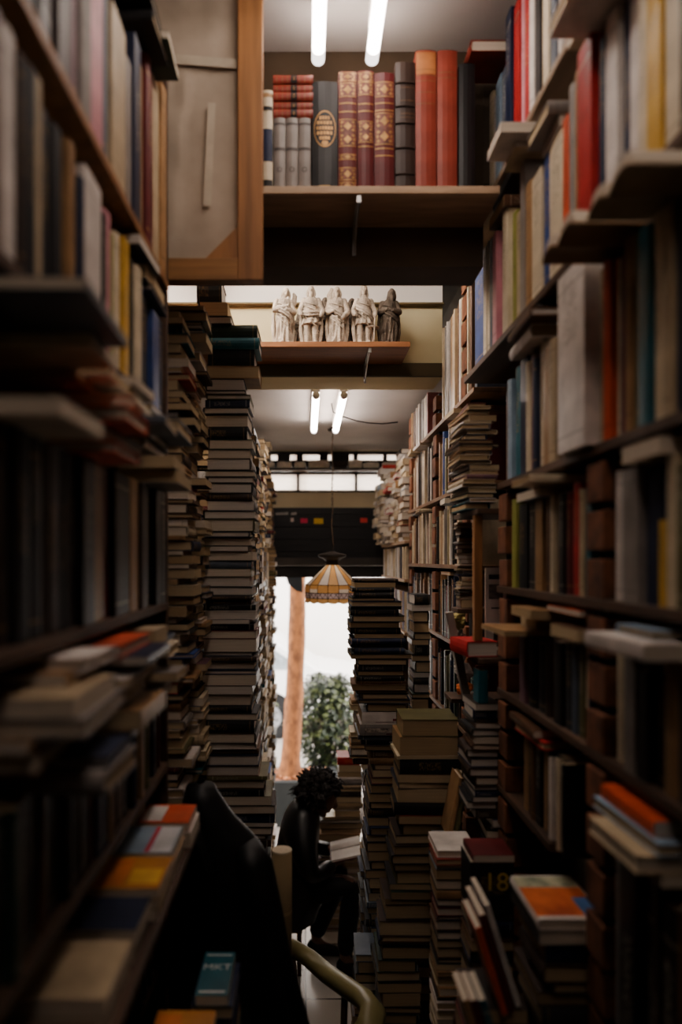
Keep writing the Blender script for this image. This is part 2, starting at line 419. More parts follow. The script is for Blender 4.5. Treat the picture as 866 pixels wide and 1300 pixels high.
# outside
box_struct('street', (-9, 6.14, -.08), (9, 13, -.02), M('asphalt', (150, 144, 138), .9, .15, 6))
struct('wall_street', MB().box((-9, 13, -.02), (9, 13.2, 7)), M('far_facade', (232, 226, 220), .9, .04, 1))

# ------------------------------------------------------------------ boards, piers, uprights
def board(a, b, label, m=wood_dark, name='shelf_board', group=None, bev=.002):
    o = MB().box(a, b).build(name, m, bevel=bev)
    return tag(o, label, 'shelf board', group)
XN, XLN, XF = .58, -.36, .63
# right bookcase near the eye: top surfaces of the boards
RB = [1.16, .667, .232, -.078, -.384, -.675]
RBEND = [2.6, 2.6, 2.15, 2.15, 2.15, 2.15]
for i, (h, e) in enumerate(zip(RB, RBEND)):
    board((XN, .62 if i < 5 else 1.69, Hh(h) - .02), (XR - .002, e, Hh(h)),
          'dark wooden board, %s from the top of the brick-propped right bookcase' % ordw(i + 1), M('board_light', (150, 128, 104), .6, .25, 6, stretch=(6, .6, 6)) if i == 0 else wood_dark)
def pier(d, levels, x0, label, w=.085, dp=.2):
    """rough bricks stacked dry between the boards, with dark joints"""
    mb = MB()
    for lo, hi in levels:
        n = max(1, round((hi - lo) / .1)); s = (hi - lo) / n
        for k in range(n):
            j = RND.uniform(-.004, .004)
            mb.box((x0 + j, d - w / 2 + j, lo + k * s + .0005), (x0 + dp, d + w / 2 + j, lo + (k + 1) * s - .017), mi=0)
            mb.box((x0 + .02, d - w / 2 + .012, lo + (k + 1) * s - .017), (x0 + dp - .01, d + w / 2 - .012, lo + (k + 1) * s - .0005), mi=1)
    o = mb.build('brick_pier', [brick_mat, joint_mat], bevel=.003)
    return tag(o, label, 'brick pier')
def lv(hs, top=None, bot=None): # gaps between board tops listed downwards
    out = []
    for a, b in zip(hs, hs[1:]): out.append((Hh(b), Hh(a) - .02))
    return out
pier(1.43, lv([.232, -.078, -.384]) + [(0, Hh(-.384) - .02)], XN + .004, 'stack of orange-brown bricks propping the right bookcase between the books')
pier(2.105, lv(RB[2:]) + [(0, Hh(-.675) - .02)], XN + .004, 'brick column at the far end of the right bookcase')
# left bookcase near the eye
LB = [.73, .37, -.11, -.53]
for i, h in enumerate(LB):
    board((XL + .002, .62, Hh(h) - .02), (XLN, 1.866, Hh(h)), 'brown wooden board, %s from the top of the blurred left bookcase' % ordw(i + 1), wood_tan if i == 0 else wood_dark)
board((XL + .002, .62, Hh(-.68) - .02), (-.272, 1.84, Hh(-.68)), 'low dark ledge board under the colourful books at the left', name='ledge_board')
for d, nm in ((.6, 'near'), (1.88, 'far')):
    o = MB().box((XL + .002, d - .011, 0), (XLN - .006, d + .009, Hh(1.3))).build('bookcase_upright', wood_dark, bevel=.002)
    tag(o, 'tall dark plank closing the %s end of the left bookcase' % nm, 'bookcase upright')
# further right bookcase, past the first lintel
FB = [.65, .30, -.02, -.35, -.68]
for i, h in enumerate(FB):
    board((XF, 2.66, Hh(h) - .018), (XR - .002, 4.36, Hh(h)), 'brown wooden board, %s from the top of the far right bookcase' % ordw(i + 1), M('board_mid', (124, 92, 62), .6, .25, 6, stretch=(6, .6, 6)))
pier(2.84, lv([1.2] + FB) + [(0, Hh(-.68) - .018)], XF + .004, 'dark orange brick column nearest to us in the far right bookcase')
pier(3.5, lv([.84] + FB) + [(0, Hh(-.68) - .018)], XF + .004, 'middle orange brick column of the far right bookcase')
pier(4.31, lv([.9] + FB) + [(0, Hh(-.68) - .018)], XF + .004, 'orange brick column of the far right bookcase, farthest from us')
for i, h in enumerate((.12, -.12, -.45)):
    board((XF - .02, 4.38, Hh(h) - .018), (XR - .002, 5.7, Hh(h)), 'pale wooden board, %s from the top of the rack beside the doorway' % ordw(i + 1), wood_edge)
for d in (4.395, 5.69):
    o = MB().box((XF + .01, d - .008, 0), (XR - .004, d + .008, Hh(.12) - .0185)).build('rack_upright', wood_dark)
    tag(o, 'dark plank holding up the rack beside the doorway, ' + ('end nearest the lamp' if d < 5 else 'end nearest the door'), 'rack upright')
# short shelves between the two right bookcases
for (x0, d0, d1, h, nm) in ((.525, 2.165, 2.51, .158, 'yellowed magazine pile'), (.515, 2.4, 2.51, -.165, 'thin pamphlets'), (.53, 2.165, 2.39, -.302, 'red covered book'), (.515, 2.505, 2.64, -.49, 'crumpled papers')):
    board((x0, d0, Hh(h) - .016), (XR - .002, d1, Hh(h)), 'short dark board under the ' + nm, name='short_shelf')
o = MB().box((.72, 2.515, 0), (.74, 2.545, Hh(.65) - .02)).build('bookcase_upright', wood_dark)
tag(o, 'dark plank behind the short shelves of magazines', 'bookcase upright')
# statue shelf and folio shelf
S1T = Hh(1.0822)
board((XL + .002, 2.05, S1T - .022), (RX - .004, 2.261, S1T), 'wooden shelf across the aisle carrying old leather folios', M('shelf_folio', (186, 158, 128), .6, .2, 6, stretch=(1, 8, 8)), 'folio_shelf')
S2T = Hh(.962)
board((XL + .002, 3.12, S2T - .024), (.461, 3.399, S2T), 'orange-brown wooden shelf carrying a row of plaster statues', wood_orange, 'statue_shelf')
def bracket(x, d0, d1, zt, label):
    mb = MB().box((x - .006, d0 + .004, zt - .007), (x + .006, d1, zt)).box((x - .007, d0 + .002, zt - .022), (x + .007, d0 + .008, zt)).box((x - .006, d1 - .006, zt - .09), (x + .006, d1, zt - .007))
    mb.tube([(x, d0 + .02, zt - .012), (x, (d0 + d1) / 2, zt - .03), (x, d1 - .006, zt - .085)], .004, 6)
    tag(mb.build('shelf_bracket', steel, bevel=.001), label, 'shelf bracket')
bracket(X(456, 2.05), 2.055, 2.2615, S1T - .0225, 'steel bracket under the shelf of leather folios')
bracket(X(470, 3.12), 3.125, 3.3995, S2T - .0245, 'steel bracket under the shelf of plaster statues')
# fluorescent tubes
tube_glow = emit('tube_glow', (255, 238, 226), 19.0)
cap_mat = M('tube_cap', (210, 205, 200), .4)
def ftube(x, d0, d1, z, label, m=tube_glow, r=.019):
    t = thing('fluorescent_tube', label, 'light', (x, d0, z), 'bare fluorescent tubes')
    MB().tube([(x, d0 + .03, z), (x, d1 - .05, z)], r, 14).build('glass_tube', m, t, True)
    for a, b in ((d0, d0 + .03), (d1 - .05, d1)):
        MB().tube([(x, a, z), (x, a + .006, z), (x, b - .004, z), (x, b, z)], [r * .8, r * 1.05, r * 1.05, r * .75], 14).build('end_cap', emit('tube_cap_lit', (250, 238, 232), 3.0) if b == d1 else cap_mat, t, True)
    MB().box((x - .02, (d0 + d1) / 2 - .5, z + r + .001), (x + .02, (d0 + d1) / 2 + .5, z + .085)).build('fixture', plaster_white, t)
zt1 = Hh(1.525)
ftube(X(404, 2.165), .95, 2.165, zt1, 'glowing fluorescent tube above the leather folios, on the side of the framed canvas')
ftube(X(472, 2.165), .95, 2.165, zt1, 'glowing fluorescent tube above the leather folios, on the side of the orange spines')
ftube(X(404, 2.165), -.5, .72, zt1, 'added unseen fluorescent tube overhead behind us, on the canvas side')  # this pair is added behind the camera to brighten the stack fronts
ftube(X(472, 2.165), -.5, .72, zt1, 'added unseen fluorescent tube overhead behind us, on the orange spines side')
zt3 = Hh(.878)
glow3 = emit('tube_glow_far', (255, 238, 226), 32.0)
ftube(X(398.5, 4.77), 3.72, 4.77, zt3 - .01, 'glowing fluorescent tube above the door bay, on the side of the tall left stack', glow3)
ftube(X(427, 4.77) - .005, 3.72, 4.77, zt3 - .01, 'glowing fluorescent tube above the door bay, beside the lamp chain', glow3)
glow2 = emit('tube_glow_mid', (255, 240, 226), 190.0)
ftube(-.46, 2.46, 3.2, Hh(1.36), 'short fluorescent tube over the plaster statues', glow2)
ftube(.2, 2.46, 2.95, Hh(1.36), 'added unseen short fluorescent tube over the statues on the side of the right bookcase', emit('tube_glow_weak', (255, 240, 226), 45.0))  # added out of sight as fill for the stacks below
aw = MB().rings([[V((x_, y_, z_)) for y_, z_ in ((6.15, Hh(.32)), (6.95, Hh(-.08)), (6.95, Hh(-.05)), (6.15, Hh(.36)))] for x_ in (-2.2, 2.4)])
tag(aw.build('awning', M('awning_dark', (60, 54, 48), .8)), 'dark sloping awning over the pavement outside the door', 'awning')
MB_ = MB().rings([[V((X(px, 6.9), y_, Z(py, 6.9))) for px, py in ((362, 728), (384, 728), (384, 752), (376, 750), (366, 741))] for y_ in (6.84, 6.9)])
tag(MB_.build('awning_bracket', black_paint), 'dark bracket where the awning meets the tree trunk', 'bracket')
# ------------------------------------------------------------------ right bookcase, rows top to bottom (segments by colour, far end first)
def dR(px): return XN * FL / (px - VX)
def dF(px): return XF * FL / (px - VX)
def dL(px): return XLN * FL / (px - VX)
rowsR = {}
def rrow(rid, i, zlim, desc):
    r = Row(rid, 1, XN, Hh(RB[i]), zlim); rowsR[rid] = r; DESC[rid] = desc
    return r
one = {'one': 1}
r = rrow('RA', 0, Hh(1.6), "on the right bookcase's top board")
r.segs([(613, 622, 'cream', {'hf': .725}), (622, 627, 'white', {'hf': .64}), (627, 634, 'pale blue', {'hf': .68}), (634, 641, 'slate', {'hf': .66}), (641, 648, 'navy', {'hf': .93, 'dx': .001}), (648, 655, 'red', {'hf': .9}), (655, 661, 'pink', {'hf': .92}), (661, 667, 'red', {'hf': .88}),
        (667, 672, 'white', {'hf': .95}), (672, 678, 'charcoal'), (678, 683, 'black'), (683, 690, 'cream', {'hf': .9}), (690, 696, 'slate'), (696, 704, 'white'), (704, 710, 'grey'), (710, 722, 'navy'), (722, 740, 'black'), (740, 790, 'brown')], dR)
r.fill(.7, dR(790), 'mixed', .02, .06)
r = rrow('RB', 1, Hh(1.14), "on the right bookcase's second board")
r.segs([(595, 608, 'blue', {'hf': .8, 'one': 1}), (608, 616, 'cream', {'hf': .78}), (616, 624, 'navy', {'hf': .76}), (624, 634, 'pink', {'hf': .72}), (634, 641, 'cream', {'hf': .76}), (641, 647, 'lime', {'hf': .7}), (647, 655, 'beige', {'hf': .66}), (655, 661, 'grey'), (661, 670, 'tan', {'hf': .7}), (670, 682, 'cream', {'hf': .68}),
        (682, 691, 'blue', {'hf': .7}), (691, 711, 'cream', {'hf': .7, 'one': 1}), (711, 718, 'orange', {'hf': .7}), (718, 726, 'grey', {'hf': .8})], dR)
r.segs([(727, 735, 'tan', {'hf': .82, 'w': .2}), (735, 752, 'red', {'hf': .85, 'dx': -.004, 'w': .2, 'one': 1}), (752, 761, 'navy', {'hf': .8}), (761, 776, 'white', {'hf': .82}), (776, 786, 'navy', {'hf': .8}), (786, 800, 'white', {'hf': .84}), (800, 812, 'cream', {'hf': .83}), (812, 829, 'yellow', {'hf': .88, 'one': 1}),
        (829, 850, 'cream', {'hf': .86}), (850, 880, 'charcoal', {'hf': .84})], dR)
r.fill(.7, dR(880), 'mixed', .03, .07)
r.lay(1.62, 2.02, 14, 'pale', .1); r.lay(1.05, 1.6, 9, 'pale', .09); r.lay(2.0, 2.24, 3, 'pale', .008)
r = rrow('RC', 2, Hh(.64), "on the right bookcase's third board")
r.segs([(641, 646, 'pale blue', {'hf': .7}), (646, 653, 'teal', {'hf': .76}), (653, 662, 'navy', {'hf': .78}), (662, 667, 'cream', {'hf': .72}), (667, 672, 'mauve', {'hf': .74}), (672, 676, 'navy', {'hf': .7}), (676, 685, 'cream', {'hf': .78}), (685, 692, 'tan', {'hf': .7}), (692, 701, 'beige', {'hf': .72}), (701, 709, 'brown', {'hf': .75}), (709, 718, 'tan', {'hf': .76}),
        (719, 754, 'white', {'hf': .95, 'one': 1, 'dx': -.02, 'kind': 'paper'}), (754, 760, 'beige', {'hf': .85}), (760, 769, 'orange', {'hf': .86}), (769, 777, 'cream', {'hf': .84}), (777, 790, 'dark red', {'hf': .82}), (790, 799, 'tan', {'hf': .86}), (799, 807, 'olive', {'hf': .85}), (807, 821, 'teal', {'hf': .84, 'one': 1}), (821, 832, 'cream', {'hf': .86}), (832, 843, 'beige', {'hf': .86}), (843, 860, 'navy', {'hf': .85}), (860, 900, 'brown', {'hf': .83})], dR)
r.fill(.7, dR(900), 'dark', .03, .07)
r.lay(1.6, 2.05, 14, 'pale', .09)
r = rrow('RD', 3, Hh(.21), "on the right bookcase's fourth board")
HB = {'hf': .8}
r.segs([(647, 652, 'lime', {'hf': .86}), (652, 662, 'black', HB), (662, 677, 'charcoal', HB), (677, 686, 'tan', HB), (686, 694, 'brown', HB), (694, 699, 'cream', HB), (699, 705, 'tan', HB), (705, 712, 'black', HB), (712, 719, 'dark red', HB), (719, 728, 'red', {'hf': .86}), (728, 734, 'beige', HB), (734, 741, 'teal', HB),
        (768, 777, 'white', {'hf': .86}), (777, 787, 'red', {'hf': .78}), (787, 807, 'grey', {'hf': .84}), (807, 828, 'navy', HB), (828, 836, 'yellow', {'hf': .5}), (836, 850, 'cream', {'hf': .86}), (850, 870, 'olive', HB), (870, 900, 'dark brown', HB)], dR)
r.fill(.7, dR(900), 'dark', .03, .07, .8)
r.lay(1.55, 2.0, 6, 'pale', .08); r.lay(1.05, 1.36, 6, 'pale', .1)
r = rrow('RE', 4, Hh(-.1), "on the right bookcase's fifth board")
HB = {'hf': .68}
r.segs([(652, 657, 'navy', HB), (657, 664, 'mauve', HB), (664, 674, 'black', HB), (674, 684, 'charcoal', HB), (684, 691, 'dark brown', HB), (691, 699, 'brown', HB), (699, 708, 'black', HB), (708, 717, 'charcoal', HB), (717, 724, 'slate', HB), (724, 730, 'olive', HB), (730, 738, 'cream', {'hf': .74}), (738, 741.5, 'navy', HB),
        (769, 777, 'cream', {'hf': .8}), (777, 790, 'black', HB), (790, 804, 'grey', {'hf': .76}), (804, 832, 'black', HB), (832, 851, 'tan', {'hf': .8}), (851, 880, 'dark brown', HB)], dR)
r.fill(.7, dR(880), 'dark', .03, .07, .7)
r.lay(1.6, 2.02, 9, 'pale', .09); r.lay(1.485, 1.62, 3, 'pale', .05); r.lay(1.02, 1.36, 8, 'pale', .08)
r = rrow('RF', 5, Hh(-.41), "on the right bookcase's sixth board")
HB = {'hf': .8}
r.segs([(656, 663, 'tan', HB), (663, 668, 'dark brown', HB), (668, 673, 'brown', HB), (673, 680, 'black', HB), (680, 685, 'tan', HB), (685, 691, 'dark green', HB), (691, 694, 'white', {'hf': .74}), (694, 703, 'black', HB), (703, 706, 'cream', HB), (706, 711, 'brown', HB), (711, 714, 'black', HB)], dR)
r.lay(1.7, 2.0, 4, 'pale', .03)
DESC.update({k + 'L': "lying under the right bookcase's %s board" % n for k, n in (('RB', 'top'), ('RC', 'second'), ('RD', 'third'), ('RE', 'fourth'), ('RF', 'fifth'))})
DESC['RAL'] = "lying over the right bookcase's top row"
# tall dark volumes on a low plank, nearest right
LOWZ = Hh(-1.14)
board((XN + .02, .62, LOWZ - .02), (XR - .002, 1.385, LOWZ), 'low dark board at the bottom of the right bookcase, below tall black volumes')
rl = Row('RG', 1, XN, LOWZ, Hh(-.42)); DESC['RG'] = 'among the tall volumes low in the right bookcase'
rl.segs([(776, 784, 'grey', {'hf': .86, 'w': .2}), (784, 806, 'black', {'hf': .84, 'one': 1}), (806, 822, 'charcoal', {'hf': .8}), (822, 830, 'dark brown', {'hf': .84}), (830, 850, 'black', {'hf': .8}), (850, 866, 'brown', {'hf': .82}), (866, 900, 'black', {'hf': .8})], dR)
rl.fill(.7, dR(900), 'dark', .03, .07, .8)
rl.lay(1.08, 1.37, 5, 'pale', .06, Hh(-.41), 'RGL'); DESC['RGL'] = 'lying low on the right over black volumes'
# big dark book jutting out over the folio shelf end
add_book(.034, .14, .25, 'rust', 'RAL', (0, 0, 1), (1, 0, 0), center=(.478 + .125, 2.135, Hh(1.482) + .017), pos=0, keep=1,
         label='rust-bottomed book jutting out flat above the orange folio spines')
# ------------------------------------------------------------------ left bookcase
rowsL = {}
def lrow(rid, z0, zlim, desc):
    r = Row(rid, -1, XLN, z0, zlim); rowsL[rid] = r; DESC[rid] = desc
    return r
r = lrow('LA', Hh(.73), Hh(1.3), 'on the left bookcase\'s upper board')
r.segs([(214, 208, 'tan', {'hf': .85, 'dx': .001}), (208, 200, 'beige', {'hf': .8}), (200, 190, 'dark red', {'hf': .78}), (190, 182, 'tan', {'hf': .7}), (182, 174, 'navy', {'hf': .7}), (174, 162, 'grey', {'hf': .56}), (162, 145, 'beige', {'hf': .57, 'one': 1}), (145, 138, 'slate', {'hf': .7}), (138, 124, 'pink', {'hf': .76, 'one': 1}), (124, 112, 'grey', {'hf': .7}), (112, 103, 'mauve', {'hf': .7}),
        (103, 96, 'white', {'hf': .74}), (96, 80, 'dark brown', {'hf': .72}), (80, 70, 'navy', {'hf': .7}), (70, 56, 'charcoal', {'hf': .7}), (56, 40, 'slate', {'hf': .7}), (40, 20, 'brown'), (20, 0, 'black')], dL)
r.fill(.68, dL(0), 'dark', .03, .06)
r.lay(1.45, 1.8, 3, 'dark', .07, big=1.1)
r = lrow('LB', Hh(.37), Hh(.705), 'on the left bookcase\'s middle board')
r.segs([(213, 206, 'navy', {'hf': .72}), (206, 198, 'blue', {'hf': .7}), (198, 190, 'black', {'hf': .74}), (190, 184, 'navy', {'hf': .76}), (184, 176, 'cream', {'hf': .8}), (176, 170, 'black', {'hf': .8}), (170, 163, 'yellow', {'hf': .86}), (163, 157, 'cream', {'hf': .84}), (157, 152, 'lime', {'hf': .8}), (152, 143, 'pink', {'hf': .86}), (143, 138, 'black', {'hf': .8}), (138, 118, 'white', {'hf': .9, 'one': 1}), (118, 112, 'navy', {'hf': .8}),
        (112, 99, 'black', {'hf': .85}), (99, 92, 'tan', {'hf': .84}), (92, 67, 'black', {'hf': .84}), (67, 54, 'beige', {'hf': .9}), (54, 41, 'black', {'hf': .86}), (40, 34, 'dark brown', {'hf': .86}), (34, 16, 'white', {'hf': .88, 'one': 1}), (16, -10, 'brown', {'hf': .88})], dL)
r.fill(.68, dL(-10), 'dark', .03, .06)
r.lay(1.5, 1.84, 4, 'dark', .03)
r = lrow('LC', Hh(-.11), Hh(.345), 'on the left bookcase\'s lower board')
HB = {'hf': .62}
r.segs([(212, 200, 'black', HB), (200, 190, 'charcoal', HB), (190, 183, 'dark brown', HB), (183, 170, 'tan', HB), (170, 150, 'black', HB), (150, 140, 'dark red', HB), (140, 125, 'tan', HB), (125, 110, 'black', HB), (110, 90, 'charcoal', HB), (90, 70, 'dark brown', HB), (70, 30, 'black', HB)], dL)
r.fill(.68, dL(30), 'dark', .03, .06, .62)
for a, b, n in ((1.5, 1.82, 12), (1.12, 1.5, 14), (.82, 1.15, 14)): r.lay(a, b, n, 'pale', .11)
r = lrow('LD', Hh(-.53), Hh(-.135), 'on the left bookcase\'s bottom board')
HB = {'hf': .58}
r.fill(.68, 1.83, 'dark', .02, .045, .55)
for a, b, n in ((1.5, 1.82, 14), (1.15, 1.5, 14), (.85, 1.2, 12)): r.lay(a, b, n, 'pale', .1)
DESC.update({'LAL': "lying over the left bookcase's upper row", 'LBL': "lying under the left bookcase's upper board", 'LCL': "lying under the left bookcase's middle board", 'LDL': "lying under the left bookcase's lower board"})
# colourful books face up on the ledge, far to near
DESC['LE'] = 'lying on the low ledge at the left'
def flat(rid, x0, x1, d0, d1, z, t, cov, label=None, yaw=0, kind='paper', page=0, face=1, **kw):
    return add_book(t, d1 - d0, x1 - x0, cov, rid, (0, 0, 1), (face, 0, 0), center=((x0 + x1) / 2, (d0 + d1) / 2, z + t / 2), label=label, yaw=yaw, kind=kind, page=page, pos=-d0, keep=1, **kw)
LZ = Hh(-.68)
for d0, d1, x0, x1, lst in (
    (1.665, 1.8, -.392, -.27, [('dark red', .02, None), ('white', .018, None), ('orange', .02, 'orange and white book face up at the far end of the left ledge')]),
    (1.66, 1.8, -.52, -.4, [('charcoal', .03, None), ('mauve', .014, None), ('yellow', .014, 'yellow and purple book face up beside the bookcase on the left ledge')]),
    (1.49, 1.645, -.405, -.278, [('black', .024, None), ('tan', .016, None), ('pale blue', .02, 'pale blue book with a red stripe face up on the left ledge')]),
    (1.325, 1.475, -.405, -.275, [('navy', .024, None), ('yellow', .018, 'yellow edged book under the amber one on the left ledge'), ('amber', .02, 'amber yellow book face up on the left ledge')]),
    (1.185, 1.31, -.42, -.285, [('black', .03, None), ('navy', .028, 'dark navy book face up between the amber and the beige ones')]),
    (1.0, 1.165, -.42, -.285, [('charcoal', .03, None), ('beige', .026, 'large beige book face up, nearest on the left ledge')]),
    (.82, .98, -.42, -.285, [('brown', .04, None)])):
    z = LZ + .0006
    for c, t, lb in lst:
        flat('LE', x0 + RND.uniform(-.006, .004), x1 + RND.uniform(-.006, .002), d0 + RND.uniform(0, .006), d1 - RND.uniform(0, .005), z, t, c, lb, extra=('stripe' if c == 'pale blue' else 'cover_art' if lb and c in ('orange', 'yellow', 'amber') and 'edged' not in lb else None)); z += t + .001
# row below the ledge
r = Row('LF', -1, XLN - .02, Hh(-1.06), Hh(-.72)); DESC['LF'] = 'below the low ledge of the left bookcase'
board((XL + .002, .62, Hh(-1.06) - .02), (XLN - .02, 1.84, Hh(-1.06)), 'lowest dark board of the left bookcase, below the ledge')
r.fill(.9, 1.83, 'dark', .02, .045, .85)
# ------------------------------------------------------------------ piles on the floor and in the aisle
E = px_edges
def fixed(l, r): return lambda z: (l, r)
DESC.update({'S1': 'of the stack touching the left bookcase', 'S2': 'of the second stack past the left bookcase', 'ST': 'of the tall grey-paged stack on the left', 'SA': 'of the tall dark stack under the lamp',
 'SB': 'of the stack behind the tall dark one under the lamp', 'SC': 'of the wide olive stack right of the aisle', 'SD': 'of the small paperback stack at the bottom', 'SE': 'of the stack below the crumpled papers', 'SM': 'of the yellowed magazine pile on the right'})
stack('S1', 2.15, Hh(.76), fixed(-.55, -.36), style='mixed', tr=(.012, .034), depth=(.14, .16), jit=.022, pages=.9, pg=(0, 1, 1, 2))
stack('S2', 2.335, Hh(.84), fixed(-.55, -.348), style='mixed', tr=(.012, .034), depth=(.14, .155), jit=.022, pages=.9, pg=(0, 1, 1, 2))
L2l = [(340, 246), (380, 248), (430, 262), (700, 258), (900, 252), (1000, 262), (1060, 280), (1200, 284)]
L2r = [(340, 276), (385, 292), (415, 304), (425, 326), (475, 329), (480, 314), (640, 326), (700, 318), (820, 324), (930, 324), (990, 336), (1040, 351), (1070, 340), (1200, 338)]
stack('ST', 2.52, Z(352, 2.52), E(2.52, L2l, L2r), style='stack', tr=(.014, .046), depth=(.16, .2), pg=(0, 3, 3, 0, 3), jit=.01, pages=.74,
      custom=[dict(t=.085, cov='black', face='spine'), dict(t=.05, cov='olive', face='fore', page=2), dict(t=.028, cov='charcoal', face='fore', page=3), dict(t=.05, cov='dark green', face='spine', lr=(X(262, 2.52), X(327, 2.52))),
              dict(t=.04, cov='teal', face='spine', lr=(X(262, 2.52), X(329, 2.52)), label='dark teal spine with an emblem near the top of the tall left stack'), dict(t=.06, cov='black', face='spine'), dict(t=.045, cov='tan', face='fore', page=1)])
A_l = [(730, 450), (748, 450), (755, 447), (790, 444), (830, 448), (836, 455), (870, 450), (895, 462), (905, 458), (945, 462), (950, 474), (1060, 466), (1300, 470)]
A_r = [(730, 505), (745, 505), (790, 512), (830, 520), (870, 518), (905, 522), (945, 524), (950, 512), (1060, 506), (1300, 512)]
nA = Z(905, 3.0)
def white_art(label): return dict(t=.026, cov='white', face='spine', label=label, lr=(X(459, 3.0), X(523, 3.0)), kind='paper', keep=1)
A_custom, zt = [], Z(735, 3.0)
while zt > nA + .05:
    t = RND.uniform(.012, .03); zt -= t; A_custom.append(dict(t=t, cov=RND.choice(('black', 'black', 'charcoal', 'dark brown', 'black', 'brown', 'navy')), **({'face': 'spine'} if RND.random() < .3 else {}), page=RND.choice((2, 2, 4, 1))))
A_custom.append(dict(t=max(.012, zt - nA), cov='charcoal', page=2))
A_custom += [dict(t=.05, cov='white', face='spine', kind='paper', keep=1, lr=(X(460, 3.0), X(518, 3.0)), extra='art_figures', label='thick white art book with dark red figures on its spine, in the dark stack'),
             dict(t=.048, cov='grey', face='spine', kind='paper', keep=1, lr=(X(457, 3.0), X(524, 3.0)), extra='photo_strip', label='pale art book with a photo strip along its spine, in the dark stack'),
             dict(t=.02, cov='slate', face='spine', kind='paper', keep=1, lr=(X(455, 3.0), X(522, 3.0)), label='pale slate art book under the photo-strip one in the dark stack'),
             dict(t=.022, cov='black', face='spine', kind='paper', keep=1, extra='white_title', label='black book with a white title below the pale art books')]
stack('SA', 3.0, Z(735, 3.0), E(3.0, A_l, A_r), style='dark', tr=(.018, .042), depth=(.19, .24), custom=A_custom, jit=.012, pg=(1, 2, 2, 4))
stack('SB', 3.16, Z(755, 3.16), E(3.16, [(700, 525), (1300, 525)], [(700, 546), (760, 548), (900, 546), (1300, 548)]), style='dark', tr=(.02, .05), depth=(.15, .18), pg=(1, 2, 2, 3), jit=.006, custom=[dict(t=.045, cov='black', face='spine'), dict(t=.03, cov='charcoal', face='fore', page=3)])
B_l = [(900, 512), (960, 506), (1005, 508), (1010, 500), (1050, 508), (1065, 500), (1140, 498), (1145, 486), (1210, 482), (1215, 480), (1300, 484), (1500, 490)]
B_r = [(900, 584), (1060, 586), (1064, 556), (1140, 553), (1145, 556), (1215, 548), (1220, 534), (1300, 536), (1500, 540)]
stack('SC', 2.5, Z(914, 2.5), E(2.5, B_l, B_r), style='dark', tr=(.018, .055), depth=(.16, .2), pg=(1, 2, 2, 4), jit=.008, pages=.85, yaw=.035, custom=[
    dict(t=.062, cov='olive', face='fore', page=2), dict(t=.066, cov='tan', face='fore', page=2), dict(t=.012, cov='cream', face='fore', page=1), dict(t=.055, cov='black', face='spine'), dict(t=.03, cov='brown', face='head', page=1), dict(t=.022, cov='navy', face='head', page=1),
    dict(t=.05, cov='tan', face='head', page=1), dict(t=.045, cov='black', face='spine'), dict(t=.03, cov='rust', face='fore', page=2), dict(t=.04, cov='olive', face='fore', page=4)])
C_l = [(1060, 555), (1300, 556), (1700, 560)]; C_r = [(1060, 608), (1110, 610), (1300, 608), (1700, 610)]
stack('SD', 2.16, Z(1082, 2.16), E(2.16, C_l, C_r), style='mixed', tr=(.014, .036), depth=(.11, .14), pg=(0, 1, 2), jit=.004, pages=.9, head=0, custom=[
    dict(t=.022, cov='white', face='fore', D=.16, page=0, keep=1, label='book with a plain white cover topping the small paperback stack'), dict(t=.02, cov='rust', face='fore', page=1), dict(t=.018, cov='pale blue', face='fore', page=0)])
D_l = [(880, 604), (960, 600), (1030, 600), (1045, 624), (1500, 624)]; D_r = [(880, 640), (1030, 643), (1500, 644)]
stack('SE', 2.165, Hh(-.44), E(2.15, D_l, D_r), style='dark', tr=(.012, .03), depth=(.14, .17), pg=(0, 3, 3), jit=.01, pages=.75, head=.9, yaw=.06)
# small dark books with a yellow numeral beside the paperback stack
M_l = [(500, 594), (560, 586), (650, 594), (800, 594)]; M_r = [(500, 626), (560, 630), (650, 632), (800, 632)]
stack('SM', 2.2, Hh(.158) + .335, E(2.2, M_l, M_r), zbot=Hh(.158) + .0006, style='mixed', tr=(.008, .019), depth=(.2, .24), pg=(1, 2, 2, 1), jit=.012, pages=.95, yaw=.07, head=1)
# piles further along the aisle, near the reader
DESC.update({'T1': 'of the stack between lamp and reader', 'T2': "of the red-topped stack beyond the reader's head", 'T3': "of the stack right of the reader's book", 'T4': 'of the leaning pile near the floor'})
stack('T1', 3.6, Z(872, 3.6), E(3.6, [(860, 449), (962, 447), (972, 463), (1300, 464)], [(860, 478), (1300, 484)]), style='mixed', tr=(.018, .04), depth=(.15, .18), pg=(0, 1, 2))
stack('T2', 4.95, Z(962, 4.95), E(4.95, [(950, 430), (980, 428), (1030, 424), (1040, 406), (1300, 404)], [(950, 452), (980, 462), (1300, 458)]), style='mixed', tr=(.02, .045), depth=(.17, .2), pg=(0, 1, 2), custom=[dict(t=.055, cov='red', face='spine', keep=1, label='red book topping the stack behind the reader and bush'), dict(t=.05, cov='charcoal')])
stack('T3', 3.3, Z(1080, 3.3), E(3.3, [(1000, 460), (1400, 462)], [(1000, 478), (1400, 480)]), style='dark', tr=(.02, .045), depth=(.16, .2), pg=(1, 2, 0))
stack('T4', 2.8, Z(1215, 2.8), E(2.8, [(1100, 452), (1400, 450)], [(1100, 482), (1400, 482)]), style='dark', tr=(.02, .045), depth=(.16, .2), pg=(1, 2, 0))
for k, (px, py, c, a) in enumerate((((462, 1130, 'tan', .28), (474, 1130, 'brown', .3), (452, 1140, 'slate', .26)))):
    pass
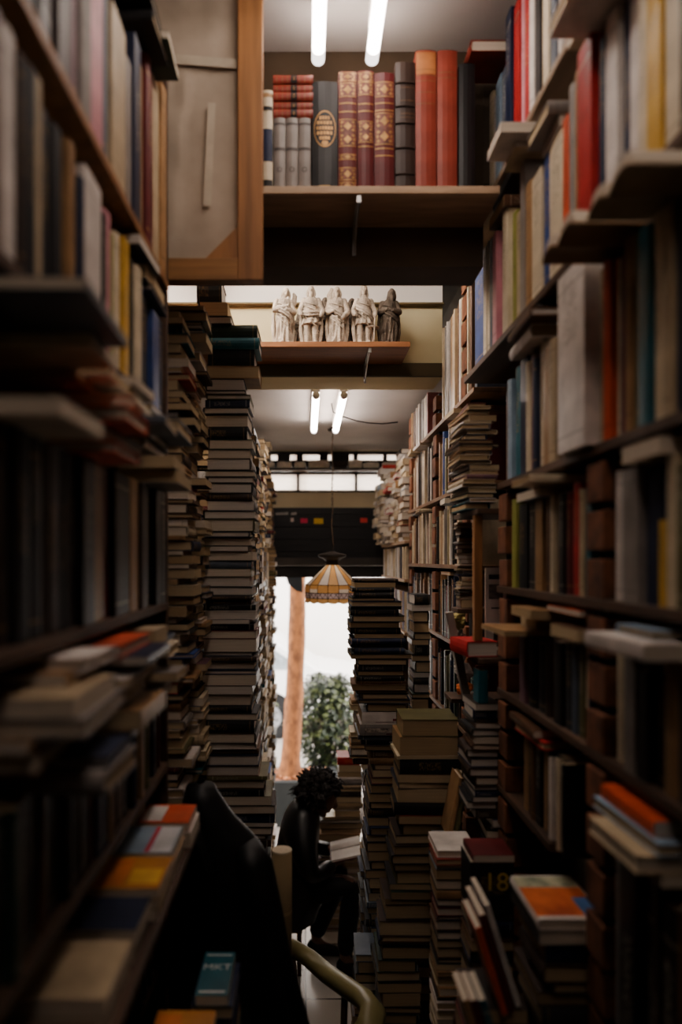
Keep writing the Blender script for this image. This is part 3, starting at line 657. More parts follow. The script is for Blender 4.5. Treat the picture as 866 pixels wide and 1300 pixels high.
# left side of the aisle beyond the tall stack
for i, (d, xr, top) in enumerate(((2.98, -.256, .42), (3.3, -.262, .6), (3.62, -.25, .68), (3.95, -.262, .55), (4.3, -.256, .7), (4.66, -.268, .8), (5.02, -.262, .84), (5.4, -.236, .6))):
    rid = 'U%d' % i
    DESC[rid] = 'of the %s stack along the left wall' % ordw(i + 1)
    zb = 0.0
    if i in (4, 6):   # a short run of standing books in the middle of the pile
        stack(rid, d, Hh(top), fixed(xr - .22, xr), zbot=Hh(.06), style='mixed', tr=(.02, .04), depth=(.2, .26), jit=.016, pg=(1, 2, 0))
        rr = Row(rid + 'V', -1, xr - .005, Hh(-.2), Hh(.06)); DESC[rid + 'V'] = 'standing in the left wall\'s %s pile' % ordw(i + 1)
        rr.fill(d, d + .28, 'mixed', .02, .04, .98); ztop = Hh(-.2)
        stack(rid, d, ztop, fixed(xr - .22, xr + .004), style='mixed', tr=(.02, .04), depth=(.24, .28), jit=.016, pg=(1, 2, 0))
    else:
        stack(rid, d, Hh(top), fixed(xr - .22, xr), style='stack', tr=(.02, .045), depth=(.2, .28), jit=.012, pg=(2, 4, 4), head=.85, sright=.8)
# ------------------------------------------------------------------ far right bookcase
def frow(rid, h, lim, desc, d0, d1, style, hf=None, xf=XF):
    r = Row(rid, 1, xf, Hh(h), Hh(lim)); DESC[rid] = desc
    for a, b in ((2.67, 2.79), (2.89, 3.45), (3.55, 4.26), (4.41, 5.67)):
        a, b = max(a, d0), min(b, d1)
        if b - a > .05: r.fill(a, b, style, .016, .042, hf)
    return r
f = frow('FA', .65, 1.15, "on the far right bookcase's top board", 2.67, 3.3, 'pale', .84)
f = frow('FA2', .65, .9, "on the far right bookcase's top board, far half", 3.7, 4.26, 'pale', .9)
f = frow('FB', .30, .63, "on the far right bookcase's second board", 2.67, 4.26, 'mixed'); f.lay(2.9, 3.44, 5, 'pale', .05); f.lay(3.56, 4.2, 6, 'pale', .05)
f = frow('FC', -.02, .28, "on the far right bookcase's third board", 2.67, 4.26, 'mixed'); f.lay(2.9, 3.44, 4, 'pale', .04); f.lay(3.56, 4.2, 5, 'pale', .05)
f = frow('FD', -.35, -.04, "on the far right bookcase's fourth board", 2.67, 4.26, 'dark'); f.lay(2.9, 3.44, 4, 'pale', .04)
f = frow('FE', -.68, -.37, "on the far right bookcase's fifth board", 2.67, 4.26, 'dark')
DESC.update({'FBL': "lying under the far right bookcase's top board", 'FCL': "lying under the far right bookcase's second board", 'FDL': "lying under the far right bookcase's third board"})
f = frow('FG', -.12, .1, 'in the rack of books beside the doorway', 4.41, 5.67, 'pale', .93, XF - .015)
f = frow('FH', -.45, -.14, 'on the lower board of the rack beside the doorway', 4.41, 5.67, 'mixed', .8, XF - .015)
for i, (d, x0, top) in enumerate(((4.42, .6, .66), (4.68, .6, .74), (4.95, .585, .62), (5.2, .565, .7), (5.45, .55, .58))):
    rid = 'G%d' % i; DESC[rid] = 'of the %s pale pile on the doorway rack' % ordw(i + 1)
    stack(rid, d, Hh(top), fixed(x0, x0 + .24), zbot=Hh(.12) + .0006, style='pale', tr=(.022, .05), depth=(.19, .235), jit=.02, pg=(0, 0, 3, 1), pages=.75)
# ------------------------------------------------------------------ between the right bookcases, and the pile by the right edge
flat('XA', .487, .59, 2.2, 2.36, Hh(-.302) + .001, .048, 'red', 'red covered book lying on the short shelf beside the crumpled papers', yaw=.12, kind='hard', page=3)
add_book(.016, .275, .1, 'white', 'XB', (0, 1, 0), (-1, 0, 0), org=(.703, 2.38, Hh(-.302) + .001), kind='paper', keep=1, extra='magazine_marks', label='white magazine with dark pictures standing beside the tan plank')
add_book(.03, .1, .07, 'teal', 'XC', (1, 0, 0), (0, 1, 0), org=(.545, 2.17, Hh(-.44) + .001), kind='hard', keep=1, label='teal book standing on the stack under the red covered one')
for k, (x, dz) in enumerate(((.475, 0), (.493, .01))):   # two tall tan books leaning on the wide olive stack
    a = .2
    ez = V((math.sin(a), 0, math.cos(a))); ex = V((math.cos(a), 0, -math.sin(a)))
    add_book(.016, .2, .12, ('tan', 'olive')[k], 'XD', ex, (0, 1, 0), org=(.478 + k * .019, 2.347, Z(1073, 2.3) + .006 - k * .0035), kind='hard', keep=1, label=('tan', 'olive')[k] + ' book leaning between the olive stack and the small paperback stack')
flat('XD', .44, .56, 2.347, 2.49, Z(1082, 2.3) - .02, .02, 'slate', 'slate book lying under the two leaning tan books', page=1)
# orange book and its pile
QX0, QX1, QD0, QD1 = .49, .628, 1.485, 1.69
flat('XE', QX0 - .004, QX1 + .004, QD0, QD1, Hh(-.776), .024, 'white', 'large book with an orange and blue picture on its cover', extra='orange_cover', kind='hard')
flat('XE', QX0, QX1, QD0 + .005, QD1, Hh(-.81), .032, 'charcoal', 'cream edged book directly under the orange picture book', page=0)
stack('Q', 1.485, Hh(-.812), fixed(.5, .628), style='dark', tr=(.02, .045), depth=(.16, .18), pg=(1, 2, 4), pages=.6); DESC['Q'] = 'of the pile under the orange picture book'
for k, (x, d, h, w, t, c, a, lb) in enumerate((
    (.437, 1.55, .2, .13, .014, 'orange', .3, 'orange edged magazine leaning beside the orange picture book'), (.454, 1.56, .22, .14, .014, 'dark red', .3, 'dark red book leaning against the pile of the orange picture book'),
    (.472, 1.57, .235, .14, .012, 'white', .3, 'white and red covered magazine leaning beside the orange picture book'))):
    ez = V((-math.sin(a), 0, math.cos(a))); ex = V((math.cos(a), 0, math.sin(a)))
    add_book(t, h, w, c, 'XF', ex, (0, 1, 0), org=(x, d, Hh(-.995) + .003 * k), kind='paper', keep=1, label=lb)
stack('XG', 1.568, Hh(-1.0), fixed(.36, .488), style='dark', tr=(.02, .045), depth=(.15, .17), pg=(1, 2, 4), pages=.6, jit=.006); DESC['XG'] = 'of the low pile beneath the leaning magazines'
stack('XK', 1.395, Hh(-1.13), fixed(.35, .48), style='dark', tr=(.02, .045), depth=(.12, .14), pages=.5, jit=.004); DESC['XK'] = 'of the low pile under the leaning teal book'
for k, (c, a, x) in enumerate((('teal', -.28, .452), ('tan', -.28, .418), ('dark red', -.28, .435))):
    ez = V((math.sin(-a) * -1, 0, math.cos(a))); ex = V((math.cos(a), 0, math.sin(a) * -1)) if 0 else V((math.cos(a), 0, math.sin(-a)))
    ez = ex.cross(V((0, 1, 0)))
    add_book(.014, .26, .1, c, 'XH', ex, (0, 1, 0), org=(x - .03, 1.40, Hh(-1.12)), kind='paper', keep=1, label=c + ' book leaning below the orange picture book')
add_book(.12, .14, .12, 'black', 'XI', (1, 0, 0), (0, 1, 0), org=(.512, 1.94, Hh(-.97)), kind='hard', keep=1, extra='numeral', label='black box-like book with a yellow numeral beside the small paperback stack')
flat('XI', .458, .572, 1.94, 2.06, Hh(-.828), .02, 'dark red', 'dark red book lying on the black one with a yellow numeral', page=0)
stack('XJ', 1.94, Hh(-.972), fixed(.455, .574), style='dark', tr=(.02, .045), depth=(.12, .14), pages=.3, jit=.004); DESC['XJ'] = 'of the pile below the yellow numeral'
# low piles bottom left: the teal paperback and its neighbour
stack('PA', 1.6, Hh(-1.012), fixed(-.262, -.165), style='dark', tr=(.02, .045), depth=(.17, .19), pages=.5, jit=.004); DESC['PA'] = 'of the pile under the teal paperback'
flat('PT', -.252, -.176, 1.605, 1.785, Hh(-1.0105), .024, 'teal', 'teal paperback with white letters lying at the bottom left', extra='teal_title')
stack('PB', 1.43, Hh(-1.03), fixed(-.335, -.2), style='dark', tr=(.02, .045), depth=(.15, .16), pages=.5, jit=.004); DESC['PB'] = 'of the pile under the amber picture book'
flat('PT', -.33, -.2, 1.43, 1.585, Hh(-1.0285), .022, 'amber', 'amber picture book lying at the bottom left below the teal one', extra='cover_art')
# ------------------------------------------------------------------ old volumes on the folio shelf, spines to us
SD = 2.085
def folio(px0, px1, pytop, cov, label, t=None, w=.15, z0=None, **kw):
    x0, x1 = X(px0, SD), X(px1, SD); z0 = S1T + .0006 if z0 is None else z0
    return add_book(x1 - x0 - .001, Z(pytop, SD) - z0, w, cov, 'OLD', (1, 0, 0), (0, 1, 0), org=((x0 + x1) / 2, SD, z0), kind=kw.pop('kind', 'hard'), keep=1, label=label, **kw)
folio(332, 346.5, 114, 'cream', 'cream and black banded spine at the end of the folio shelf, beside the canvas', extra='banded')
for i, (a, b, nm) in enumerate(((347.5, 362.5, 'nearest the framed canvas'), (363, 378.5, 'in the middle of three'), (379, 394.5, 'beside the black gilt-oval volume'))):
    folio(a, b, 149, 'grey', 'small grey cloth spine ' + nm, extra='grey_cloth')
zz = Z(149, SD) + .0012
for i in range(5):
    a = add_book(.0245, .117, .12, 'rust', 'OLD', (0, 0, 1), (0, 1, 0), center=(X(372.2, SD), SD + .004 * (i % 2) + .06, zz + .01225), kind='hard', keep=1, extra='red_gilt',
                 label='small red leather book with black label, %s from top above the grey spines' % ordw(5 - i))
    zz += .0253
folio(396, 429, 103, 'black', 'black-green volume with a gilt oval on its spine', extra='oval')
folio(429.5, 453.5, 90, 'dark red', 'maroon gilt leather volume beside the one with the gilt oval', extra='gilt_a')
folio(454, 475, 89, 'dark red', 'slim maroon gilt volume in the middle of three maroon ones', extra='gilt_b')
folio(475.5, 501, 92, 'dark red', 'maroon gilt volume beside the dark brown ridged one', extra='gilt_c')
folio(502, 527.5, 78, 'dark brown', 'dark brown leather volume with raised ridges across its spine', extra='ridges')
folio(528, 554.5, 63, 'brick red', 'tall orange-red cloth volume beside the ridged brown one', extra='orange_a')
folio(555.5, 581, 63, 'brick red', 'tall orange-red cloth volume at the end of the folio row', extra='orange_b')
folio(583, 604, 80, 'black', 'black volume in shadow at the dark end of the folio shelf')
# ------------------------------------------------------------------ framed canvas seen from the back, hanging by the left bookcase
CD = 1.925
x1, x0 = X(333.5, CD), -.62; z0, z1 = Z(355, CD), C1 - .004
cf = thing('stretched_canvas', 'back of a stretched canvas with taped grey paper in a raw wood frame', 'canvas frame', (x0, CD, z0))
sw = X(333.5, CD) - X(302, CD); rw = Z(327, CD) - z0
MB().box((x1 - sw, CD, z0), (x1, CD + .035, z1)).build('frame_stile', wood_tan, cf, bevel=.002)
MB().box((x0, CD, z0), (x0 + sw, CD + .035, z1)).build('frame_stile', wood_tan, cf, bevel=.002)
MB().box((x0 + sw + .0005, CD + .001, z0), (x1 - sw - .0005, CD + .034, z0 + rw)).build('frame_rail', M('wood_rail', (150, 108, 60), .5, .25, 5, stretch=(.6, 8, 8)), cf, bevel=.002)
k = .088
mb = MB(); xa, za = x1 - sw - .0006, z0 + rw + .0006
mb.rings([[V((xa, y, za)), V((xa, y, za + k)), V((xa - k, y, za))] for y in (CD + .006, CD + .03)])
mb.build('corner_brace', wood_tan, cf)
paper = M('backing_paper', (176, 160, 142), .85, .16, 7, bump=.35)
mb = MB(); nx, nz = 26, 40; ax, bx, az, bz = x0 + sw + .001, x1 - sw - .001, z0 + rw + .001, z1
rs = []
for j in range(nz + 1):
    rs.append([V((ax + (bx - ax) * i / nx, CD + .026 - .006 * noise.noise(V((i * .22, j * .16, 3))) - (.004 if abs((i - 14) - (j - 12) * .12) < 1 and j < 26 else 0), az + (bz - az) * j / nz)) for i in range(nx + 1)])
mb.rings(rs, closed=False)
bpo = mb.build('backing_paper', paper, cf, True)
tape = M('paper_tape', (186, 172, 152), .5, .12, 14)
for (pa, pb, w) in (((222, 70), (300, 76), 6), ((262, 258), (268, 126), 5)):
    a, b = V((X(pa[0], CD), CD + .0145, Z(pa[1], CD))), V((X(pb[0], CD), CD + .0145, Z(pb[1], CD)))
    n_ = (b - a).cross(V((0, 1, 0))).normalized() * (w / FL * CD)
    MB().add([a - n_, b - n_, b + n_, a + n_], [(0, 1, 2, 3)]).build('paper_tape', tape, bpo)

# ------------------------------------------------------------------ plaster statues
def weathered_ao(name, col, crevice_shade):
    m = M(name, col, .85, .3, 26, bump=.3); nt = m.node_tree; b = next(n for n in nt.nodes if n.type == 'BSDF_PRINCIPLED')
    src = b.inputs['Base Color'].links[0].from_socket; g = N(nt, 'ShaderNodeNewGeometry'); r = N(nt, 'ShaderNodeMapRange')
    r.inputs[1].default_value = .4; r.inputs[2].default_value = .52; nt.links.new(g.outputs['Pointiness'], r.inputs[0])
    nt.links.new(mix(nt, r.outputs[0], lin(crevice_shade), src), b.inputs['Base Color'])  # crevices darkened by pointiness: contact shade put into the colour
    return m
plaster = weathered_ao('statue_plaster', (206, 190, 170), (70, 56, 44))
plaster_d = weathered_ao('statue_plaster_dark', (104, 92, 80), (40, 34, 28))
def statue(x, y, h, label, style, m, turn=0.0):
    t = thing('plaster_statue', label, 'statue', (x, y, S2T + .0006))
    mb = MB(); R3 = Matrix.Rotation(turn, 3, 'Z')
    tunic = style in ('tunic', 'helmet')
    n = 72
    prof = [(.05, .17, .13), (.1, .165, .125), (.2, .15, .115), (.32, .145, .11), (.45, .15, .11), (.55, .135, .1), (.62, .14, .1), (.7, .15, .105), (.76, .145, .1), (.8, .11, .085), (.83, .055, .055), (.87, .045, .045)]
    if style == 'cone': prof = [(.05, .15, .13), (.15, .155, .135), (.3, .16, .14), (.45, .15, .13), (.6, .15, .12), (.7, .15, .11), (.78, .13, .09), (.83, .06, .055), (.87, .05, .045)]
    if tunic: prof = [(.36, .18, .13), (.42, .165, .125)] + [p for p in prof if p[0] >= .45]
    rings = []
    for z, rx, ry in prof:
        f = max(0, min(1, (.72 - z) / .5)); ring = []
        for k in range(n):
            a = 2 * math.pi * k / n
            fold = 1 + f * (.15 * math.sin(a * 8 + z * 5 + x * 30) + .1 * math.sin(a * 13 - z * 9)) + (1 - f) * .045 * math.sin(a * 7 + z * 26)
            ring.append(V((rx * fold * math.cos(a), ry * fold * math.sin(a), z)))
        rings.append(ring)
    mb.rings(rings)
    if tunic:
        for s in (-1, 1): mb.tube([(s * .075, .0, .42), (s * .075, -.01, .24), (s * .08, 0, .1), (s * .085, -.01, .05)], [.07, .055, .048, .05], 10).ball((s * .09, -.05, .055), (.045, .085, .032))
        for s in (-1, 1): mb.tube([(s * .078, .0, .26), (s * .08, 0, .2)], [.065, .062], 10)
        mb.box((-.14, .02, .04), (.14, .1, .36))
    else:
        for s in (-1, 1): mb.ball((s * .07, -.11, .055), (.04, .07, .03))
    # head, face, hair
    tilt = .05 if style in ('fold', 'cone') else 0
    hc = V((tilt, -.015, .925))
    mb.ball(hc, (.056, .064, .075)).ball(hc + V((0, -.064, -.008)), (.011, .018, .02)).ball(hc + V((0, .018, .018)), (.068, .066, .07))
    for s in (-1, 1): mb.ball(hc + V((s * .022, -.056, .012)), (.014, .01, .008)).tube([hc + V((s * .058, .01, .02)), hc + V((s * .072, .015, -.05)), hc + V((s * .06, .01, -.12))], [.022, .026, .016], 8)
    mb.ball(hc + V((0, -.06, -.038)), (.02, .009, .006))
    if style in ('beard', 'cone', 'tunic'): mb.tube([hc + V((0, -.04, -.05)), hc + V((0, -.06, -.1)), hc + V((0, -.06, -.16))], [.045, .038, .012], 10)
    if style == 'helmet': mb.lathe([(.075, 0), (.07, .04), (.045, .09), (.012, .13)], hc + V((0, .01, .02)), 16); mb.box(hc + V((-.008, -.075, .05)), hc + V((.008, .08, .13)))
    if style == 'cone': mb.lathe([(.085, -.1), (.09, -.02), (.075, .05), (.03, .1)], hc + V((0, .03, 0)), 16)
    # arms
    sh = [V((s * .135, 0, .75)) for s in (-1, 1)]
    if style == 'fold': hands = [(V((.2, -.06, .6)), V((-.05, -.14, .66))), (V((.2, -.05, .58)), V((.03, -.145, .6)))]
    elif style == 'beard': hands = [(V((.2, -.04, .58)), V((.07, -.15, .56))), (V((.21, -.04, .56)), V((.12, -.14, .44)))]
    elif style == 'cone': hands = [(V((.2, -.05, .6)), V((.06, -.15, .62))), (V((.2, -.05, .6)), V((.06, -.15, .6)))]
    else: hands = [(V((.215, -.02, .58)), V((.2, -.12, .5))), (V((.215, -.02, .57)), V((.19, -.12, .48)))]
    for s, (e, h_) in zip((-1, 1), hands):
        e = V((s * e.x, e.y, e.z)); h_ = V((s * h_.x, h_.y, h_.z))
        mb.tube([sh[0 if s < 0 else 1] + V((0, 0, .02)), (sh[0 if s < 0 else 1] + e) / 2, e, (e + h_) / 2, h_], [.055, .056, .055, .05, .03], 10).ball(h_, (.03, .035, .03)).ball(sh[0 if s < 0 else 1], .065)
        for q in range(4): mb.tube([h_ + V((0, -.01, .02 - q * .013)), h_ + V((-s * .03, -.025, .018 - q * .013))], [.009, .007], 6)
    # sash and cloak edge
    for q in range(5):   # drapery pulled across the chest and hip
        pt_ = []
        for k in range(13):
            a = math.pi * (1.05 + k / 12 * .9); pt_.append(V((.16 * math.cos(a), .118 * math.sin(a), .74 - .05 * q - (.12 + .05 * q) * k / 12)))
        mb.tube(pt_, [.004 + .008 * math.sin(math.pi * k / 12) for k in range(13)], 6)
    pts = []
    for k in range(25):
        a = math.pi * (1.0 + k / 24 * 1.0)
        pts.append(V((.165 * math.cos(a), .125 * math.sin(a) - .01, (.7 - .26 * k / 24) if style != 'tunic' else (.58 - .05 * math.sin(math.pi * k / 24)))))
    mb.tube(pts, .026, 8)
    mb.tube([p + V((0, -.004, -.05)) for p in pts], .018, 8)
    for s in (-1, 1): mb.tube([V((s * .14, .03, .76)), V((s * .19, .05, .55)), V((s * .2, .04, .3)), V((s * .17, .03, .08))], [.03, .035, .04, .035], 8)
    if style == 'fold': mb.tube([V((.15, .05, .62)), V((.22, .06, .78)), V((.24, .06, .9)), V((.2, .05, .95))], [.03, .055, .05, .02], 10, flat=.5)
    if style in ('beard',): mb.tube([V((-.12, .07, .7)), V((-.14, .08, .9)), V((-.1, .08, 1.02))], [.06, .07, .03], 10, flat=.5)
    if style == 'helmet': mb.tube([V((.19, -.13, .5)), V((.17, -.13, .06))], .012, 6); mb.lathe([(.0, 0), (.12, .005), (.13, .02), (.0, .03)], V((.17, -.02, .3)), 18)
    mb.v = [(R3 @ V((p.x * .86, p.y, p.z))) * h for p in mb.v]
    base_z = .045 * h
    b = MB().lathe([(.2 * h, 0), (.205 * h, .01 * h), (.19 * h, .045 * h)], n=20, sy=.8); b.v = [R3 @ p + t.location for p in b.v]
    mb.v = [p + t.location for p in mb.v]
    o = mb.build('figure', m, t, True)
    r = o.modifiers.new('fuse', 'REMESH'); r.mode = 'VOXEL'; r.voxel_size = .0013; r.use_smooth_shade = True
    tx = bpy.data.textures.get('chips') or bpy.data.textures.new('chips', 'CLOUDS'); tx.noise_scale = .007
    d = o.modifiers.new('chips', 'DISPLACE'); d.texture = tx; d.strength = .0032; d.mid_level = .5
    b.build('base', m, t, True)
SDp = 3.2
def sx(px): return X(px, SDp)
statue(sx(360), 3.21, .268, 'cream plaster statue of a robed figure with folded arms, nearest the left stack', 'fold', plaster, .2)
statue(sx(395), 3.2, .272, 'cream plaster statue in a belted knee-length tunic, with a calm bearded face', 'tunic', plaster)
statue(sx(428), 3.205, .27, 'cream plaster statue of a bearded figure in a long draped robe', 'beard', plaster, -.1)
statue(sx(462), 3.2, .268, 'cream plaster statue of a helmeted figure in a short tunic with a staff', 'helmet', plaster, .12)
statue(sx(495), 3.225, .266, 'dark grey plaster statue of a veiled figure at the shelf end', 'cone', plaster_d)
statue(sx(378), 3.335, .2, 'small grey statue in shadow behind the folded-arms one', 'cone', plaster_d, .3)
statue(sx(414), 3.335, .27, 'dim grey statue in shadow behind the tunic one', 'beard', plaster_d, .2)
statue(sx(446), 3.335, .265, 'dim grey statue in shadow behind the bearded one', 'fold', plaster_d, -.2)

# ------------------------------------------------------------------ stained glass lamp on a chain
LD, LXc = 4.95, X(422, 4.95)
def lz(py): return Z(py, LD)
lt = thing('pendant_lamp', 'stained glass pendant lamp in amber and white hanging on a chain', 'lamp', (LXc, LD, lz(763)))
def stained(name, col, e):
    m, nt, b, out = nodes_of(name)
    tr = N(nt, 'ShaderNodeBsdfTranslucent'); mx = N(nt, 'ShaderNodeMixShader'); tc = N(nt, 'ShaderNodeTexCoord')
    nz = N(nt, 'ShaderNodeTexNoise'); nz.inputs['Scale'].default_value = 30; nt.links.new(tc.outputs['Object'], nz.inputs['Vector'])
    c = mix(nt, nz.outputs[0], lin(col), tuple(v * .75 for v in lin(col)[:3]) + (1,))
    nt.links.new(c, b.inputs['Base Color']); nt.links.new(c, tr.inputs[0]); b.inputs['Roughness'].default_value = .25
    mx.inputs[0].default_value = .55
    nt.links.new(b.outputs[0], mx.inputs[1]); nt.links.new(tr.outputs[0], mx.inputs[2]); nt.links.new(mx.outputs[0], out.inputs[0])
    return m
g_amb, g_wht, g_lil = stained('glass_amber', (216, 170, 104), 1), stained('glass_white', (236, 228, 222), 1), stained('glass_lilac', (206, 190, 200), 1)
lead = M('lead_came', (34, 28, 22), .5, .2, 20, metal=.6)
r0, r1, rs = .042, .186, .19
zA, zB, zC, zD = lz(717), lz(742), lz(747), lz(764)
nP = 16
def pol(r, k, z): a = 2 * math.pi * (k + .5) / nP; return V((LXc + r * math.cos(a), LD + r * math.sin(a), z))
cm = MB()
for k in range(nP):
    MB().add([pol(r0, k, zA), pol(r0, k + 1, zA), pol(r1, k + 1, zB), pol(r1, k, zB)], [(0, 1, 2, 3)]).build('glass_panel', g_amb if k % 2 else g_wht, lt)
    cm.tube([pol(r0, k, zA), pol(r1 + .001, k, zB), pol(rs + .001, k, zC), pol(rs - .002, k, zD + (.004 if k % 2 else 0))], .0024, 6)
    lo = []
    for j in range(7):
        f = j / 6; p = pol(rs, k, 0).lerp(pol(rs, k + 1, 0), f); lo.append(V((p.x, p.y, zD - .01 * math.sin(math.pi * f) + .006)))
    hi = [V((p.x, p.y, zC)) for p in lo]; s1 = [V((p.x, p.y, zC - (zC - zD) * .28)) for p in lo]; s2 = [V((p.x, p.y, zC - (zC - zD) * .68)) for p in lo]
    MB().rings([hi, s1], closed=False).rings([s2, lo], closed=False, mi=1).build('skirt_glass', [g_amb if k % 3 else g_wht, g_amb], lt)
    MB().rings([s1, s2], closed=False).build('skirt_band', g_lil, lt)
    MB().add([pol(r1, k, zB), pol(r1, k + 1, zB), pol(rs, k + 1, zC), pol(rs, k, zC)], [(0, 1, 2, 3)]).build('skirt_glass', g_amb, lt)
    out = [(p - V((LXc, LD, p.z))).normalized() * .001 for p in lo]
    cm.tube([p + o_ for p, o_ in zip(lo, out)], .0022, 5)
    for ph in (0, .5):   # interlaced arches of the border
        arc = []
        for j in range(9):
            f = j / 8; p = pol(rs + .0012, k + ph, 0).lerp(pol(rs + .0012, k + ph + 1, 0), f) if ph == 0 else (pol(rs + .0012, k, 0).lerp(pol(rs + .0012, k + 1, 0), .5 + f) if f <= .5 else pol(rs + .0012, k + 1, 0).lerp(pol(rs + .0012, k + 2, 0), f - .5))
            arc.append(V((p.x, p.y, s2[0].z + (s1[0].z - s2[0].z) * math.sin(math.pi * f))))
        cm.tube(arc, .0018, 5)
for r, z in ((r1, zB), (rs, s1[0].z), (rs, s2[0].z), (r0, zA)): cm.tube([pol(r + .0008, k, z) for k in range(nP + 1)], .0024, 6)
cm.build('lead_came', lead, lt)
brass = M('lamp_cap_metal', (40, 33, 26), .6, .2, 20, metal=.3)
MB().lathe([(.03, zA - .004), (.046, zA), (.05, zA + .012), (.04, zA + .02), (.062, lz(709.5)), (.094, lz(707)), (.1, lz(705)), (.09, lz(703.5)), (.05, lz(702)), (.012, lz(700))], (LXc, LD, 0), 24).build('crown', brass, lt, True)
MB().lathe([(.01, zA - .02), (.02, zA - .035), (.032, zA - .065), (.03, zA - .09), (.004, zA - .1)], (LXc, LD, 0), 16).build('bulb', emit('lamp_bulb', (255, 220, 170), 7), lt, True)
ch = MB(); z = lz(700); zc = C3 - .03; i = 0
while z < zc:
    ax = V((1, 0, 0)) if i % 2 else V((0, 1, 0))
    ch.tube([V((LXc, LD, z + .011)) + ax * (.0055 * math.cos(a)) + V((0, 0, .0145 * math.sin(a))) for a in [2 * math.pi * q / 10 for q in range(11)]], .0019, 5); z += .0235; i += 1
ch.build('chain', brass, lt, True)
MB().tube([(LXc + .006 * math.sin(q * 1.3), LD + .006 * math.cos(q * 1.1), lz(700) + (zc - lz(700)) * q / 16) for q in range(17)], .0026, 6).build('flex', M('flex_cord', (120, 96, 70), .7), lt, True)
MB().lathe([(.03, zc + .0), (.034, zc + .012), (.0, zc + .029)], (LXc, LD, 0), 14).build('ceiling_hook', brass, lt, True)

# ------------------------------------------------------------------ cable looping under the door bay ceiling
cab = MB().tube([(X(px, 4.2), 4.2, Z(py, 4.2)) for px, py in ((423, 523), (436, 529), (452, 534), (468, 537), (486, 538), (505, 536))], .004, 6).tube([(X(423, 4.2), 4.2, Z(523, 4.2)), (X(421, 4.2), 4.2, C3 - .002)], .004, 6)
tag(cab.build('cable', M('cable_black', (26, 24, 24), .5), None, True), 'loose black cable sagging under the ceiling beside the far tubes', 'cable')
# sticky coloured tags on the shutter and papers
for (px, py, w, h, c, nm) in ((371, 660, 4, 5, (226, 210, 205), 'small white'), (386, 661, 9, 6, (206, 46, 90), 'pink'), (404.5, 661.5, 12, 7, (226, 190, 40), 'yellow'), (462, 660.5, 9, 6, (226, 76, 66), 'coral red')):
    d = D0 - .064
    o = MB().box((X(px - w / 2, d), d, Z(py + h / 2, d)), (X(px + w / 2, d), d + .0035, Z(py - h / 2, d))).build('price_tag', M('tag_' + nm.replace(' ', '_'), c, .7, .05))
    tag(o, nm + ' paper tag stuck on the black roller shutter', 'tag')
for px, w, nm in ((358, 16, 'long'), (373, 7, 'short')):
    d = D0 - .065
    o = MB().add([(X(px - w / 2, d), d, Z(651, d)), (X(px + w / 2, d), d, Z(650, d)), (X(px + w / 2, d), d + .002, Z(653.5, d)), (X(px - w / 2, d), d + .002, Z(654, d)), (X(px - w / 2, d), d + .004, Z(651, d)), (X(px + w / 2, d), d + .004, Z(650, d))], [(0, 1, 2, 3), (4, 5, 2, 3), (0, 1, 5, 4)]).build('paper_strip', M('strip_white', (190, 186, 182), .7))
    tag(o, nm + ' white paper strip at the top of the black roller shutter', 'paper')
# pale bundles stored along the window rail
d = D0 - .02; xx = -.55; i = 0
bw = M('bundle_pale', (238, 226, 208), .85, .2, 20, bump=.3); bwd = M('bundle_dark', (70, 56, 46), .85, .3, 14)
board((-.62, D0 - .09, Hh(.752)), (.86, D0 + .028, Hh(.768)), 'thin ledge inside the clerestory window', M('ledge_dark', (60, 50, 42), .7), 'window_ledge')
while xx < .8:
    w, h = RND.uniform(.09, .2), RND.uniform(.045, .07)
    mb = MB()
    mb.lathe([(.02, 0), (.5, .01), (.52, .4), (.5, .8), (.4, .97), (.02, 1)], n=14)
    mb.v = [V((xx + w / 2 + p.x * w * (1 + .1 * noise.noise(p * 3)), d - .045 + p.y * .05, Hh(.769) + p.z * h * (1 + .12 * noise.noise(p * 4 + V((i, 0, 0)))) + .0006)) for p in mb.v]
    o = mb.build('paper_bundle', bw if i % 5 else bwd, None, True)
    tag(o, '%s bundle on the clerestory ledge, %s from the left wall' % ('pale' if i % 5 else 'dark', ordw(i + 1)), 'bundle')
    xx += w + RND.uniform(.005, .03); i += 1

